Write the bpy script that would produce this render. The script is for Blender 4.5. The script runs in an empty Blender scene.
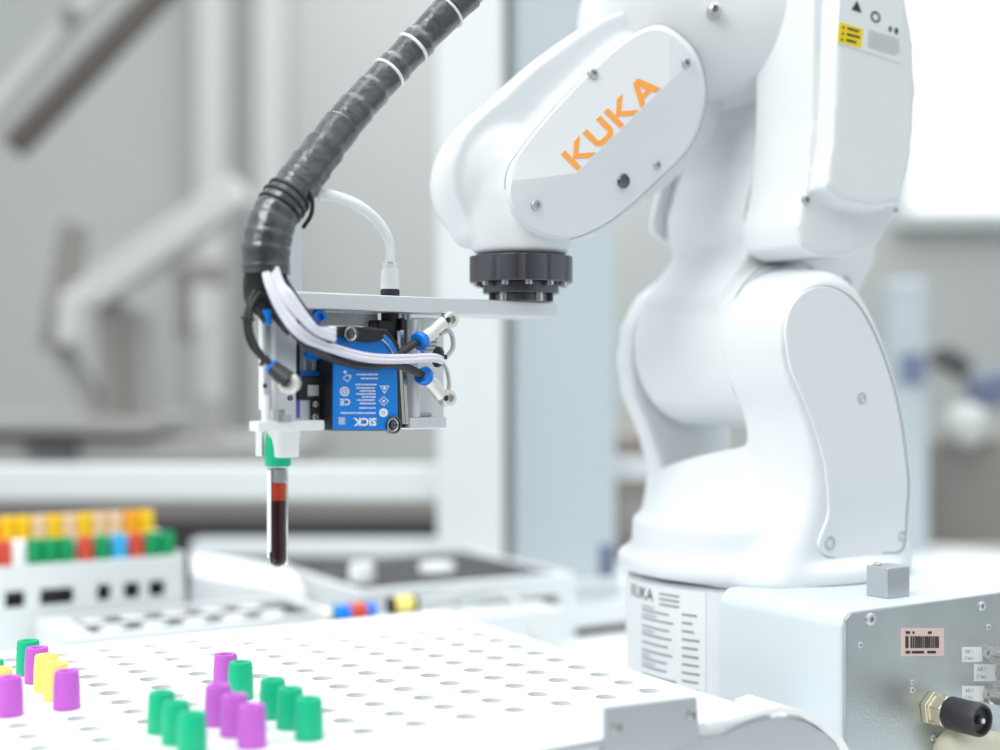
import bpy, bmesh, math, random
from math import sin, cos, pi, radians as R, sqrt, atan2
from mathutils import Vector as V, Matrix
import mathutils
random.seed(7)
S = bpy.context.scene
COL = S.collection

# ------------------------------------------------------------------ camera
CZ, F = 1.2, 1000*50/36.0
cam_d = bpy.data.cameras.new('camera'); cam = bpy.data.objects.new('camera', cam_d); COL.objects.link(cam)
cam.location = (0, 0, CZ); cam.rotation_euler = (pi/2, 0, 0)
cam_d.lens = 50; cam_d.sensor_width = 36; cam_d.clip_start = 0.05; cam_d.clip_end = 50
cam_d.dof.use_dof = True; cam_d.dof.focus_distance = 0.95; cam_d.dof.aperture_fstop = 2.0
S.camera = cam
# ------------------------------------------------------------------ world, exposure, large lights
S.view_settings.view_transform = 'Standard'; S.view_settings.look = 'None'
S.view_settings.gamma = 1; S.view_settings.use_curve_mapping = False
S.view_settings.exposure = 0.31
w = bpy.data.worlds.new('world'); S.world = w; w.use_nodes = True
wnt = w.node_tree; wb = wnt.nodes['Background']; wb.inputs[1].default_value = 1.0
wtc = wnt.nodes.new('ShaderNodeTexCoord'); wsx = wnt.nodes.new('ShaderNodeSeparateXYZ'); wcr = wnt.nodes.new('ShaderNodeValToRGB')
wmr = wnt.nodes.new('ShaderNodeMapRange'); wmr.inputs[1].default_value = -1; wmr.inputs[2].default_value = 1
wnt.links.new(wtc.outputs['Generated'], wsx.inputs[0]); wnt.links.new(wsx.outputs['Z'], wmr.inputs[0]); wnt.links.new(wmr.outputs[0], wcr.inputs[0])
for k_, (ps_, v_) in enumerate(((0.0, .40), (.48, .46), (.62, .80), (1.0, 1.05))):
    el = wcr.color_ramp.elements[k_] if k_ < 2 else wcr.color_ramp.elements.new(ps_)
    el.position = ps_; el.color = (v_*.90, v_*.965, v_, 1)
wm2 = wnt.nodes.new('ShaderNodeMapRange'); wm2.inputs[1].default_value = -.98; wm2.inputs[2].default_value = -.62; wm2.inputs[3].default_value = .22; wm2.inputs[4].default_value = 1
wmx = wnt.nodes.new('ShaderNodeMix'); wmx.data_type = 'RGBA'; wmx.blend_type = 'MULTIPLY'; wmx.inputs[0].default_value = 1
wnt.links.new(wsx.outputs['Y'], wm2.inputs[0]); wnt.links.new(wcr.outputs[0], wmx.inputs[6]); wnt.links.new(wm2.outputs[0], wmx.inputs[7])
wnt.links.new(wmx.outputs[2], wb.inputs[0])
def area(name, loc, target, size, power, col=(1, 1, 1), sy=None):
    l = bpy.data.lights.new(name, 'AREA'); l.shape = 'RECTANGLE'; l.size = size; l.size_y = sy or size
    l.energy = power; l.color = col
    o = bpy.data.objects.new(name, l); COL.objects.link(o); o.location = loc
    o.rotation_euler = (V(target)-V(loc)).to_track_quat('-Z', 'Y').to_euler()
    return o
area('key_light', (-1.15, -0.35, 2.75), (0.10, 1.05, 1.15), 1.3, 27, (1, 0.985, 0.96))  # unseen soft key added at the upper left to shade the robot; no window there
area('ceiling_light', (0.2, 1.2, 2.95), (0.1, 1.2, 1), 1.8, 16, (1, 1, 1))
area('ceiling_light', (0.3, 3.0, 2.95), (0.3, 3.2, 1), 1.8, 22, (1, 1, 1))

# ------------------------------------------------------------------ helpers
def P(px, py, Y): return V(((px-500)/F*Y, Y, CZ-(py-375)/F*Y))
def on_plane(px, py, p0, n):
    d = V(((px-500)/F, 1, -(py-375)/F)); o = V((0, 0, CZ))
    return o + d*((p0-o).dot(n)/d.dot(n))
def ground(px, py, z): return on_plane(px, py, V((0, 0, z)), V((0, 0, 1)))
def mat(name, col, rough=0.5, metal=0.0, trans=0.0, ior=1.45, bump=0.0, bscale=200, var=0.0, vscale=8, coat=0.0, spec=0.5, emit=0):
    m = bpy.data.materials.new(name); m.use_nodes = True; nt = m.node_tree; b = nt.nodes['Principled BSDF']
    b.inputs['Base Color'].default_value = (*col, 1); b.inputs['Roughness'].default_value = rough
    b.inputs['Metallic'].default_value = metal; b.inputs['Transmission Weight'].default_value = trans
    b.inputs['IOR'].default_value = ior; b.inputs['Coat Weight'].default_value = coat
    b.inputs['Specular IOR Level'].default_value = spec
    if emit:
        b.inputs['Emission Color'].default_value = (*col, 1); b.inputs['Emission Strength'].default_value = emit
    tc = nt.nodes.new('ShaderNodeTexCoord')
    if bump:
        n = nt.nodes.new('ShaderNodeTexNoise'); n.inputs['Scale'].default_value = bscale; n.inputs['Detail'].default_value = 3
        bp = nt.nodes.new('ShaderNodeBump'); bp.inputs['Strength'].default_value = bump; bp.inputs['Distance'].default_value = 0.001
        nt.links.new(tc.outputs['Object'], n.inputs['Vector']); nt.links.new(n.outputs['Fac'], bp.inputs['Height'])
        nt.links.new(bp.outputs['Normal'], b.inputs['Normal'])
    n2 = nt.nodes.new('ShaderNodeTexNoise'); n2.inputs['Scale'].default_value = vscale
    rp = nt.nodes.new('ShaderNodeMix'); rp.data_type = 'RGBA'
    v = max(var, 0.01)
    rp.inputs[6].default_value = (*[c*(1-v) for c in col], 1); rp.inputs[7].default_value = (*[min(1, c*(1+v)) for c in col], 1)
    nt.links.new(tc.outputs['Object'], n2.inputs['Vector']); nt.links.new(n2.outputs['Fac'], rp.inputs[0])
    nt.links.new(rp.outputs[2], b.inputs['Base Color'])
    return m
M = dict(
    paint=mat('robot_paint', (0.81, 0.84, 0.855), 0.38, bump=0.06, bscale=900),
    cover=mat('cover_paint', (0.80, 0.835, 0.85), 0.45),
    gasket=mat('seam_gasket', (0.30, 0.34, 0.36), 0.7),
    zinc=mat('zinc_sheet', (0.47, 0.51, 0.52), 0.36, 0.85, bump=0.25, bscale=700, var=0.22, vscale=14),
    alu=mat('aluminium', (0.74, 0.77, 0.79), 0.38, 0.7, bump=0.05, var=0.03),
    alud=mat('grey_aluminium', (0.50, 0.53, 0.55), 0.4, 0.6, var=0.05),
    steel=mat('steel', (0.62, 0.61, 0.59), 0.25, 0.95),
    brass=mat('nickel_brass', (0.80, 0.785, 0.74), 0.42, 0.7),
    black=mat('black_plastic', (0.012, 0.013, 0.015), 0.38),
    rubber=mat('black_rubber', (0.03, 0.03, 0.034), 0.45),
    flange=mat('dark_flange', (0.13, 0.13, 0.15), 0.32, 0.85, var=0.1, vscale=60),
    blue=mat('scanner_blue', (0.0, 0.21, 0.70), 0.4),
    bluefit=mat('blue_fitting', (0.0, 0.21, 0.82), 0.3),
    white=mat('white_plastic', (0.86, 0.88, 0.89), 0.4),
    tray=mat('tray_white', (0.90, 0.915, 0.92), 0.45),
    whitem=mat('white_frame', (0.70, 0.735, 0.745), 0.45),
    greyp=mat('grey_profile', (0.46, 0.52, 0.55), 0.45),
    cable=mat('white_cable', (0.74, 0.74, 0.82), 0.35),
    hose=mat('milky_hose', (0.88, 0.90, 0.90), 0.25),
    clear=mat('clear_hose', (0.62, 0.66, 0.67), 0.2),
    orange=mat('orange_print', (1.0, 0.40, 0.07), 0.5),
    print=mat('grey_print', (0.30, 0.33, 0.35), 0.6),
    dark=mat('dark_print', (0.03, 0.03, 0.035), 0.6),
    wprint=mat('white_print', (0.85, 0.9, 0.95), 0.5),
    label=mat('paper_label', (0.84, 0.87, 0.88), 0.5),
    pink=mat('pink_label', (0.80, 0.60, 0.56), 0.5),
    yellowl=mat('yellow_label', (0.95, 0.72, 0.0), 0.5),
    green=mat('green_cap', (0.0, 0.47, 0.23), 0.42), purple=mat('purple_cap', (0.55, 0.12, 0.60), 0.42),
    yellow=mat('pale_yellow_cap', (0.97, 0.80, 0.22), 0.45), gold=mat('gold_cap', (0.90, 0.58, 0.01), 0.45),
    amber=mat('amber_cap', (0.90, 0.40, 0.01), 0.45), peach=mat('peach_cap', (0.80, 0.58, 0.36), 0.45),
    red=mat('red_cap', (0.62, 0.07, 0.04), 0.45), sky=mat('sky_blue_cap', (0.04, 0.42, 0.78), 0.45),
    dgreen=mat('deep_green_cap', (0.0, 0.30, 0.10), 0.45),
    glass=mat('tube_glass', (0.97, 0.98, 0.98), 0.02, trans=1.0, ior=1.33),
    ptube=mat('translucent_tube', (0.80, 0.83, 0.84), 0.3),
    serum=mat('red_serum', (0.70, 0.055, 0.012), 0.25), blood=mat('dark_blood', (0.045, 0.004, 0.008), 0.15),
    stopper=mat('grey_stopper', (0.45, 0.47, 0.50), 0.5),
    slate=mat('black_board', (0.035, 0.036, 0.04), 0.55),
    brown=mat('brown_steel', (0.19, 0.168, 0.155), 0.6), dgrey=mat('dark_grey_steel', (0.10, 0.10, 0.105), 0.6),
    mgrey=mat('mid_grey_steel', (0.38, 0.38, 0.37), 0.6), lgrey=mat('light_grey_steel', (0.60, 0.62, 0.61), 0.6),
    navy=mat('navy_plastic', (0.16, 0.19, 0.29), 0.5),
)
def finish(o, bevel, segs):
    for p in o.data.polygons: p.use_smooth = True
    if bevel:
        b = o.modifiers.new('bevel', 'BEVEL'); b.width = bevel; b.segments = segs; b.limit_method = 'ANGLE'; b.angle_limit = R(32)
        b.harden_normals = True
def setp(o, parent):
    if parent is not None:
        o.parent = parent
        if parent.type == 'EMPTY': o.matrix_parent_inverse = Matrix.Translation(-parent.location)
class MB:
    def __init__(s): s.bm = bmesh.new()
    def face(s, vs):
        try: s.bm.faces.new(vs)
        except ValueError: pass
    def poly(s, pts):
        s.face([s.bm.verts.new(p) for p in pts]); return s
    def prism(s, pts, vec):
        a = [s.bm.verts.new(p) for p in pts]; b = [s.bm.verts.new(V(p)+V(vec)) for p in pts]; n = len(a)
        s.face(a[::-1]); s.face(b)
        for i in range(n): s.face([a[i], a[(i+1) % n], b[(i+1) % n], b[i]])
        return s
    def box(s, c, size, X=V((1, 0, 0)), Y=V((0, 1, 0)), Z=V((0, 0, 1))):
        c = V(c); h = [size[0]/2, size[1]/2, size[2]/2]
        pts = [c+X*(sx*h[0])+Y*(sy*h[1])-Z*h[2] for sx, sy in ((-1, -1), (1, -1), (1, 1), (-1, 1))]
        return s.prism(pts, Z*size[2])
    def lathe(s, o, ax, prof, n=32, cap=True):
        o = V(o); ax = V(ax).normalized(); u = ax.orthogonal().normalized(); v = ax.cross(u); rings = []
        for r, h in prof:
            if r < 1e-6: rings.append([s.bm.verts.new(o+ax*h)])
            else: rings.append([s.bm.verts.new(o+ax*h+(u*cos(2*pi*k/n)+v*sin(2*pi*k/n))*r) for k in range(n)])
        for a, b in zip(rings, rings[1:]):
            for k in range(n):
                k2 = (k+1) % n
                if len(a) == 1 and len(b) == 1: continue
                if len(a) == 1: s.face([a[0], b[k], b[k2]])
                elif len(b) == 1: s.face([a[k], a[k2], b[0]])
                else: s.face([a[k], a[k2], b[k2], b[k]])
        if cap:
            if len(rings[0]) > 1: s.face(rings[0][::-1])
            if len(rings[-1]) > 1: s.face(rings[-1])
        return s
    def cyl(s, p0, p1, r0, r1=None, n=28):
        p0 = V(p0); p1 = V(p1); d = p1-p0
        return s.lathe(p0, d, [(r0, 0), (r1 if r1 is not None else r0, d.length)], n)
    def tube(s, path, rad, n=10, sub=8, closed=False):
        pts = [V(p) for p in path]
        if sub > 1: pts = catmull(pts, sub, closed)
        m = len(pts); rad_f = rad if callable(rad) else (lambda t: rad)
        u = None; rings = []
        for i, p in enumerate(pts):
            if closed: d = pts[(i+1) % m]-pts[i-1]
            else: d = pts[min(i+1, m-1)]-pts[max(i-1, 0)]
            d.normalize()
            if u is None: u = d.orthogonal().normalized()
            else: u = (u-d*u.dot(d)).normalized()
            v = d.cross(u); r = rad_f(i/(m-1))
            rings.append([s.bm.verts.new(p+(u*cos(2*pi*k/n)+v*sin(2*pi*k/n))*r) for k in range(n)])
        rr = list(zip(rings, rings[1:])) + ([(rings[-1], rings[0])] if closed else [])
        for a, b in rr:
            for k in range(n): s.face([a[k], a[(k+1) % n], b[(k+1) % n], b[k]])
        if not closed: s.face(rings[0][::-1]); s.face(rings[-1])
        return s
    def hull(s, pts):
        vs = [s.bm.verts.new(p) for p in pts]
        r = bmesh.ops.convex_hull(s.bm, input=vs)
        junk = [g for g in r['geom_interior'] if isinstance(g, bmesh.types.BMVert) and g.is_valid]
        bmesh.ops.delete(s.bm, geom=list(set(junk)), context='VERTS')
        return s
    def screw(s, p, n, r, h=None):
        h = h or r*0.45
        return s.lathe(V(p)-V(n)*h, n, [(r, 0), (r, h*1.7), (r*.85, h*2), (r*.5, h*2), (r*.5, h*.8), (0, h*.8)], 16)
    def mesh(s, name):
        bmesh.ops.recalc_face_normals(s.bm, faces=s.bm.faces[:])
        me = bpy.data.meshes.new(name); s.bm.to_mesh(me); s.bm.free(); return me
    def build(s, name, m, parent=None, bevel=0, segs=2):
        me = s.mesh(name); me.materials.append(m); o = bpy.data.objects.new(name, me); COL.objects.link(o)
        setp(o, parent)
        if bevel: finish(o, bevel, segs)
        else:
            sharp(me)
        return o
def sharp(me, ang=35):
    bm = bmesh.new(); bm.from_mesh(me)
    for f in bm.faces: f.smooth = True
    for e in bm.edges:
        if len(e.link_faces) == 2 and e.calc_face_angle(0) > R(ang): e.smooth = False
    bm.to_mesh(me); bm.free()
def catmull(pts, sub, closed=False):
    out = []; m = len(pts); rng = range(m if closed else m-1)
    for i in rng:
        if closed: a, b, c, d = pts[i-1], pts[i], pts[(i+1) % m], pts[(i+2) % m]
        else: a, b, c, d = pts[max(i-1, 0)], pts[i], pts[i+1], pts[min(i+2, m-1)]
        for k in range(sub):
            t = k/sub
            out.append(0.5*((2*b)+(c-a)*t+(2*a-5*b+4*c-d)*t*t+(3*b-a-3*c+d)*t**3))
    if not closed: out.append(pts[-1].copy())
    return out
def fuse(name, mbs, m, parent, vox=0.0025, it=8, fac=0.5):
    full = bmesh.new()
    for b in mbs:
        me = b.mesh('tmp'); full.from_mesh(me); bpy.data.meshes.remove(me)
    me = bpy.data.meshes.new('tmp'); full.to_mesh(me); full.free()
    o = bpy.data.objects.new('tmp', me); COL.objects.link(o)
    r = o.modifiers.new('r', 'REMESH'); r.mode = 'VOXEL'; r.voxel_size = vox; r.use_smooth_shade = True
    s = o.modifiers.new('s', 'SMOOTH'); s.factor = fac; s.iterations = it
    dg = bpy.context.evaluated_depsgraph_get(); dg.update()
    nm = bpy.data.meshes.new_from_object(o.evaluated_get(dg)); bpy.data.objects.remove(o)
    nm.name = name; nm.materials.clear(); nm.materials.append(m)
    for p in nm.polygons: p.use_smooth = True
    q = bpy.data.objects.new(name, nm); COL.objects.link(q); setp(q, parent); return q
def text_bm(txt, size, place, mb=None, bold=0.0, cx='LEFT'):
    """flat letters; place(x, y) maps text space to 3D"""
    c = bpy.data.curves.new('t', 'FONT'); c.body = txt; c.size = size; c.align_x = cx; c.resolution_u = 2; c.offset = bold*size
    o = bpy.data.objects.new('t', c); COL.objects.link(o)
    dg = bpy.context.evaluated_depsgraph_get(); dg.update()
    me = bpy.data.meshes.new_from_object(o.evaluated_get(dg)); bpy.data.objects.remove(o); bpy.data.curves.remove(c)
    mb = mb or MB(); vs = [mb.bm.verts.new(place(v.co.x, v.co.y)) for v in me.vertices]
    for p in me.polygons: mb.face([vs[i] for i in p.vertices])
    bpy.data.meshes.remove(me); return mb
def tag(o, label=None, cat=None, group=None, kind=None):
    if label: o['label'] = label
    if cat: o['category'] = cat
    if group: o['group'] = group
    if kind: o['kind'] = kind
    return o
def empty(name, loc, label, cat, group=None):
    o = bpy.data.objects.new(name, None); COL.objects.link(o); o.location = loc; o.empty_display_size = 0.02
    return tag(o, label, cat, group)
Z = V((0, 0, 1))
YAW = R(30.2)
E1 = V((sin(YAW), -cos(YAW), 0)); E2 = V((cos(YAW), sin(YAW), 0))      # machine frame: right-front, right-back

# ------------------------------------------------------------------ setting
def structure(name, mb, m, bevel=0):
    o = mb.build(name, m, None, bevel); o['kind'] = 'structure'; return o
wallm = mat('wall_paint', (0.52, 0.54, 0.53), 0.8, var=0.03, vscale=1.2)
structure('wall_back', MB().box((0, 4.05, 1.5), (7.2, 0.1, 3.4)), wallm)
structure('floor', MB().box((0, 1.9, -0.05), (7.2, 5.0, 0.1)), mat('floor_vinyl', (0.5, 0.51, 0.5), 0.5, var=0.06, vscale=2))
structure('wall_right', MB().box((2.6, 2.6, 1.5), (0.1, 2.9, 3.0)), wallm)

# ------------------------------------------------------------------ work table
TB = 0.90
tbl = empty('work_table', (0.1, 1.3, 0), 'large white work table carrying the robot and the trays', 'table')
MB().box((0.1, 1.32, TB-0.02), (2.3, 1.25, 0.04), E2, -E1).build('table_top', M['tray'], tbl, 0.003)
for a, b in ((-1, -1), (1, -1), (1, 1), (-1, 1)):
    c = V((0.1, 1.32, 0))+E2*1.05*a-E1*0.55*b
    MB().box((c.x, c.y, (TB-0.04)/2), (0.05, 0.05, TB-0.04), E2, -E1).build('leg', M['greyp'], tbl)

# ------------------------------------------------------------------ robot arm
A = R(33); NA = V((sin(A), -cos(A), 0)); NB = V((cos(A), sin(A), 0))
O = V((0.2105, 1.12, 0))
def Q(a, b, z): return O+NA*a+NB*b+Z*z
def tr(a, pts):
    """pixels -> points on the plane at offset a along the arm's joint axis"""
    p0 = O+NA*a
    return [on_plane(x, y, p0, NA) for x, y in pts]
def slab(mb, a0, a1, pts, trace=None):
    q = tr(a1 if trace is None else trace, pts)
    q = [p+NA*(a1-(a1 if trace is None else trace)) for p in q]
    return mb.prism(q, NA*(a0-a1))
rob = empty('robot_arm', (O.x, O.y, TB), 'large white six-axis robot arm bent over the trays, orange lettering on its wrist', 'robot arm')
# base
base = MB().lathe((O.x, O.y, TB), Z, [(0.1085, 0), (0.1085, 0.139), (0.104, 0.1415), (0.1, 0.1415)], 96)
base.box(Q(0.0, 0, TB+0.006), (0.23, 0.26, 0.012), NB, -NA)
base.build('base', M['paint'], rob)
# curved name plate with print
def cyl_place(az0, z0, r, sx=1):
    return lambda x, y: V((O.x+cos(az0+x/r)*r, O.y+sin(az0+x/r)*r, z0+y))
def az_of(px):
    # azimuth of the base cylinder point seen at this pixel column
    k = (px-500)/F; best = None
    for i in range(2000):
        a = pi*0.95+i/2000*pi*0.95
        x = O.x+cos(a)*0.1085; y = O.y+sin(a)*0.1085
        d = abs(x/y-k)
        if best is None or d < best[0]: best = (d, a)
    return best[1]
a0, a1 = az_of(633)-0.1, az_of(706)
npl = MB(); seg = 24; zt, zb_ = 1.0385, 0.905
for i in range(seg):
    q = []
    for aa in (a0+(a1-a0)*i/seg, a0+(a1-a0)*(i+1)/seg):
        q.append(V((O.x+cos(aa)*0.1091, O.y+sin(aa)*0.1091, 0)))
    npl.prism([q[0]+Z*zb_, q[1]+Z*zb_, q[1]+Z*zt, q[0]+Z*zt], (q[0]-V((O.x, O.y, 0))).normalized()*-0.0008)
npo = npl.build('name_plate', M['label'], rob)
pr = MB(); r_ = 0.1095
ap = az_of(641); zz = 1.026
text_bm('KUKA', 0.0135, cyl_place(az_of(656)-0.0385/r_*1.0, 1.0265, r_), pr)
def strip(mb, aA, aB, z0, z1, r=r_):
    n = 6
    for i in range(n):
        u0 = aA+(aB-aA)*i/n; u1 = aA+(aB-aA)*(i+1)/n
        mb.poly([V((O.x+cos(u)*r, O.y+sin(u)*r, z)) for u, z in ((u0, z0), (u1, z0), (u1, z1), (u0, z1))])
pr.build('print', M['dark'], npo)
pr = MB(); rr = random.Random(3)
aL, aM, aR = az_of(643), az_of(680), az_of(703)
for k in range(3): strip(pr, az_of(660), az_of(680), 1.033-k*0.004, 1.0345-k*0.004)
for k in range(17):
    z = 1.018-k*0.0062
    strip(pr, aL, aL+(aM-aL)*rr.uniform(.7, .98), z, z+0.0014)
    strip(pr, aM+(aR-aM)*0.12, aM+(aR-aM)*rr.uniform(.55, .95), z+0.002, z+0.0036)
    if rr.random() < .6: strip(pr, aL, aL+(aM-aL)*rr.uniform(.2, .5), z+0.003, z+0.004)
pr.build('print', M['print'], npo)
# connector box
BW, BT = 0.107, 1.046
def box_c(a, b, z): return Q(a, b, z)
cb = MB()
sec = [(-BW, TB), (BW, TB), (BW, BT-0.008), (BW-0.008, BT), (-BW+0.008, BT), (-BW, BT-0.008)]
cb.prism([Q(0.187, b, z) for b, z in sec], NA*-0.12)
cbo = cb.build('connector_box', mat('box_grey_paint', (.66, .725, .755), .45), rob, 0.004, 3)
fp = MB().prism([Q(0.190, b, z) for b, z in ((-BW+.001, TB+.002), (BW-.001, TB+.002), (BW-.001, BT-0.005), (BW-.006, BT-.001), (-BW+.006, BT-.001), (-BW+.001, BT-0.005))], NA*-0.003)
fpo = fp.build('connector_panel', M['zinc'], rob, 0.001, 2)
def fpx(px, py, off=0): return on_plane(px, py, Q(0.190+off, 0, 0), NA)
for x, y, r in ((870, 619, .0042), (981, 606, .0035), (860, 645, .0022), (912, 690, .0022), (912, 682, .0018), (933, 738, .0022), (988, 627, .0022)):
    MB().screw(fpx(x, y), NA, r).build('screw', M['alu'], fpo)
# printed sticker
def rect_on(f, x0, y0, x1, y1, off=0.0006, th=0.0005, slant=None):
    c = f((x0+x1)/2, (y0+y1)/2); l = f(x0, (y0+y1)/2); r = f(x1, (y0+y1)/2); t = f((x0+x1)/2, y0); b = f((x0+x1)/2, y1)
    u = (r-l).normalized(); n = u.cross(Z).normalized(); W = (r-l).length; H = (t-b).length
    return c, u, n, W, H
c, u, n, W, H = rect_on(fpx, 901, 628, 944, 656)
n = NA
def lab(mb, c, u, n, W, H, off=0.0, th=0.0006): return mb.box(c+n*(off), (W, th, H), u, n)
bl = lab(MB(), c, u, n, W, H).build('barcode_sticker', M['pink'], rob)
bb = MB(); x = -W*0.40; rr = random.Random(5)
lab(bb, c-u*W*0.37, u, n, W*0.07, H*0.42, 0.0005, .0002)
x = -W*0.29
while x < W*0.36:
    wd = rr.choice((0.0006, 0.0009, 0.0015)); lab(bb, c+u*(x+wd/2), u, n, wd, H*0.42, 0.0005, .0002); x += wd+rr.choice((0.0005, 0.0008))
for zz, x0, x1 in ((.34, -.40, -.30), (.34, -.24, -.20), (.34, .12, .2), (-.36, -.4, -.3), (-.36, -.26, 0.02), (-.36, .1, .3)):
    lab(bb, c+u*W*(x0+x1)/2+Z*H*zz, u, n, W*(x1-x0), H*.09, 0.0005, .0002)
bb.build('print', M['dark'], bl)
for (x0, y0, x1, y1, t1) in ((962, 647, 982, 662, 'AIR 1'), (974, 664, 996, 681, 'AIR 2'), (962, 686, 984, 701, 'AIR 3')):
    c, u, n_, W, H = rect_on(fpx, x0, y0, x1, y1)
    l = lab(MB(), c, u, NA, W, H).build('port_label', M['label'], rob)
    tb = text_bm(t1, H*0.36, lambda x, y: c+u*(x-W*0.38)+Z*(y+H*0.08)+NA*0.0006)
    text_bm('(7 bar)', H*0.33, lambda x, y: c+u*(x-W*0.42)+Z*(y-H*0.34)+NA*0.0006, tb)
    tb.build('print', M['print'], l)
# air ports
for (x, y) in ((988, 652), (1001, 672), (988, 694), (1022, 650), (1022, 694)):
    p = fpx(x, y)
    prt = MB().lathe(p, NA, [(.0065, 0), (.0065, .004), (.005, .004), (.005, .008), (.0062, .008), (.0062, .026), (.004, .028), (.004, .03), (.0015, .03)], 20)
    q = prt.build('air_port', M['steel'], rob)
p = fpx(931, 708)
q = MB().lathe(p, NA, [(.0125, 0), (.0125, .005), (.0095, .005), (.0095, .010), (.0118, .0105), (.0118, .016), (.0100, .0165), (.010, .02)], 6).build('hex_gland', mat('gold_brass', (.72, .66, .50), .3, .95), rob, .0008)
q = MB().lathe(p, NA, [(.010, .015), (.0112, .017), (.0112, .040), (.0104, .042), (.009, .042), (.0085, .039), (.0032, .039), (.0028, .042), (0, .042)], 40).build('round_connector', M['rubber'], rob)
MB().lathe(p+NA*0.0415, NA, [(.0016, 0), (.0016, .0015), (0, .0015)], 10).build('pin', M['alu'], q)
# cable loom below panel at the lower right
MB().tube([fpx(944, 752, .002), fpx(955, 742, .012), fpx(985, 743, .016), fpx(1030, 748, .02)], .009, 12).build('cable_sleeve', mat('olive_sleeve', (0.62, 0.60, 0.47), .5), rob)
# stop block on top of the box
c0 = ground(886, 596, BT)
MB().box(c0+Z*0.0105+NB*0.002, (0.0225, 0.020, 0.0215), NB, -NA).build('stop_block', M['alud'], rob, .0012, 3)
MB().screw(c0+Z*.0215-NB*.004-NA*.004, Z, .003).build('screw', M['steel'], rob)
# swivel column
m1 = MB().lathe((O.x, O.y, 1.0445), Z, [(0.113, 0), (0.1155, 0.004), (0.1155, 0.014), (0.103, 0.018), (0.085, 0.026), (0.06, 0.04)], 64)
m1b = MB().prism([Q(.096*cos(t), .108*sin(t), 1.046) for t in [i*2*pi/64 for i in range(64)]], Z*.042)
FR = [(824, 282), (845, 288), (862, 305), (883, 343), (902, 404), (912, 472), (911, 530), (907, 580), (800, 592), (806, 555), (818, 510), (818, 470), (802, 415), (784, 370), (779, 330), (788, 300), (803, 285)]
BK = [(775, 269), (792, 272), (808, 290), (822, 330), (842, 400), (852, 470), (850, 530), (846, 580), (705, 588), (706, 556), (727, 518), (744, 470), (742, 420), (726, 380), (719, 345), (724, 313), (744, 283)]
def loft(front, back, af, ab, n=7):
    mb = MB(); Fp = catmull([p for p in tr(af, front)], 3, True); Bp = catmull([p for p in tr(ab, back)], 3, True); rings = []
    Fb = [((p-O).dot(NB), p.z) for p in Fp]; Bb = [((p-O).dot(NB), p.z) for p in Bp]
    for k in range(n):
        q = k/(n-1)*pi/2; a = ab+(af-ab)*sin(q); wgt = 1-cos(q)
        rings.append([mb.bm.verts.new(Q(a, b0+(f0-b0)*wgt, bz_+(fz-bz_)*wgt)) for (b0, bz_), (f0, fz) in zip(Bb, Fb)])
    m_ = len(rings[0])
    for r0_, r1_ in zip(rings, rings[1:]):
        for k in range(m_): mb.face([r0_[k], r0_[(k+1) % m_], r1_[(k+1) % m_], r1_[k]])
    mb.face(rings[0][::-1]); mb.face(rings[-1]); return mb
m2 = loft(FR, BK, .0995, .030)
def ellip(c, ra, rb, rz):
    mb = MB(); mt_ = Matrix.Translation(c) @ Matrix((( NA.x*ra, NB.x*rb, 0, 0), (NA.y*ra, NB.y*rb, 0, 0), (0, 0, rz, 0), (0, 0, 0, 1)))
    bmesh.ops.create_uvsphere(mb.bm, u_segments=48, v_segments=28, radius=1, matrix=mt_); return mb
m3 = MB().hull([Q(.095*cos(t), .105*sin(t), 1.075) for t in [i*2*pi/48 for i in range(48)]]+[Q(-.025+.068*cos(t), .066*sin(t), 1.132+.018*cos(t)) for t in [i*2*pi/48 for i in range(48)]])
m4 = ellip(Q(.025, 0, 1.055), .058, .094, .060)
ear = [(660, 276), (634, 296), (619, 325), (614, 360), (619, 395), (634, 430), (646, 470), (640, 505), (629, 535), (624, 572), (700, 582), (760, 580), (745, 520), (715, 470), (716, 420), (736, 385), (740, 350), (732, 310), (710, 284), (685, 273)]
m5 = slab(MB(), -0.085, -0.107, ear, -0.107)
m5b = MB().hull(tr(-.107, [(632, 540), (629, 575), (720, 580), (700, 520)])+[Q(-.06, -.085, 1.05), Q(-.06, .05, 1.05), Q(-.07, -.05, 1.10)])
colo = fuse('swivel_column', [m1, m1b, m2, m3, m4, m5, m5b], M['paint'], rob, 0.0024, 28)
seam = [(819, 544), (825, 555), (838, 558), (862, 557), (886, 553), (903, 548), (907, 511), (908, 474), (898, 404), (880, 346), (861, 309), (843, 292), (824, 286), (806, 291), (792, 306), (786, 329), (790, 363), (800, 390), (810, 413), (819, 441), (826, 469), (829, 511), (823, 531)]
sm = catmull(tr(0.1015, seam), 4, True)
cov = MB().prism(sm, NA*-0.006).build('side_cover', M['cover'], rob, .0012, 3)
MB().tube(catmull(tr(0.1002, seam), 4, True), .0007, 6, 1, True).build('gasket', M['gasket'], cov)
dimple = lambda p, r: MB().lathe(p-NA*.001, NA, [(r, 0), (r, .0014), (r*.8, .0016), (r*.55, .0006), (0, .0004)], 24)
for x, y, r in ((830, 543, .0052), (902, 536, .0040), (862, 398, .0042)):
    dimple(tr(.1018, [(x, y)])[0], r).build('screw', M['alud'] if x == 862 else M['greyp'], cov)
# small embossed marks under the cover
em = MB(); c = tr(.1, [(832, 573)])[0]; c = Q(.1005, (c-O).dot(NB), c.z)
emb = MB().box(c, (.009, .003, .0028), NB, NA); emb.box(c, (.0028, .003, .009), NB, NA); emb.build('embossed_mark', M['paint'], colo, .0004)
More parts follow.
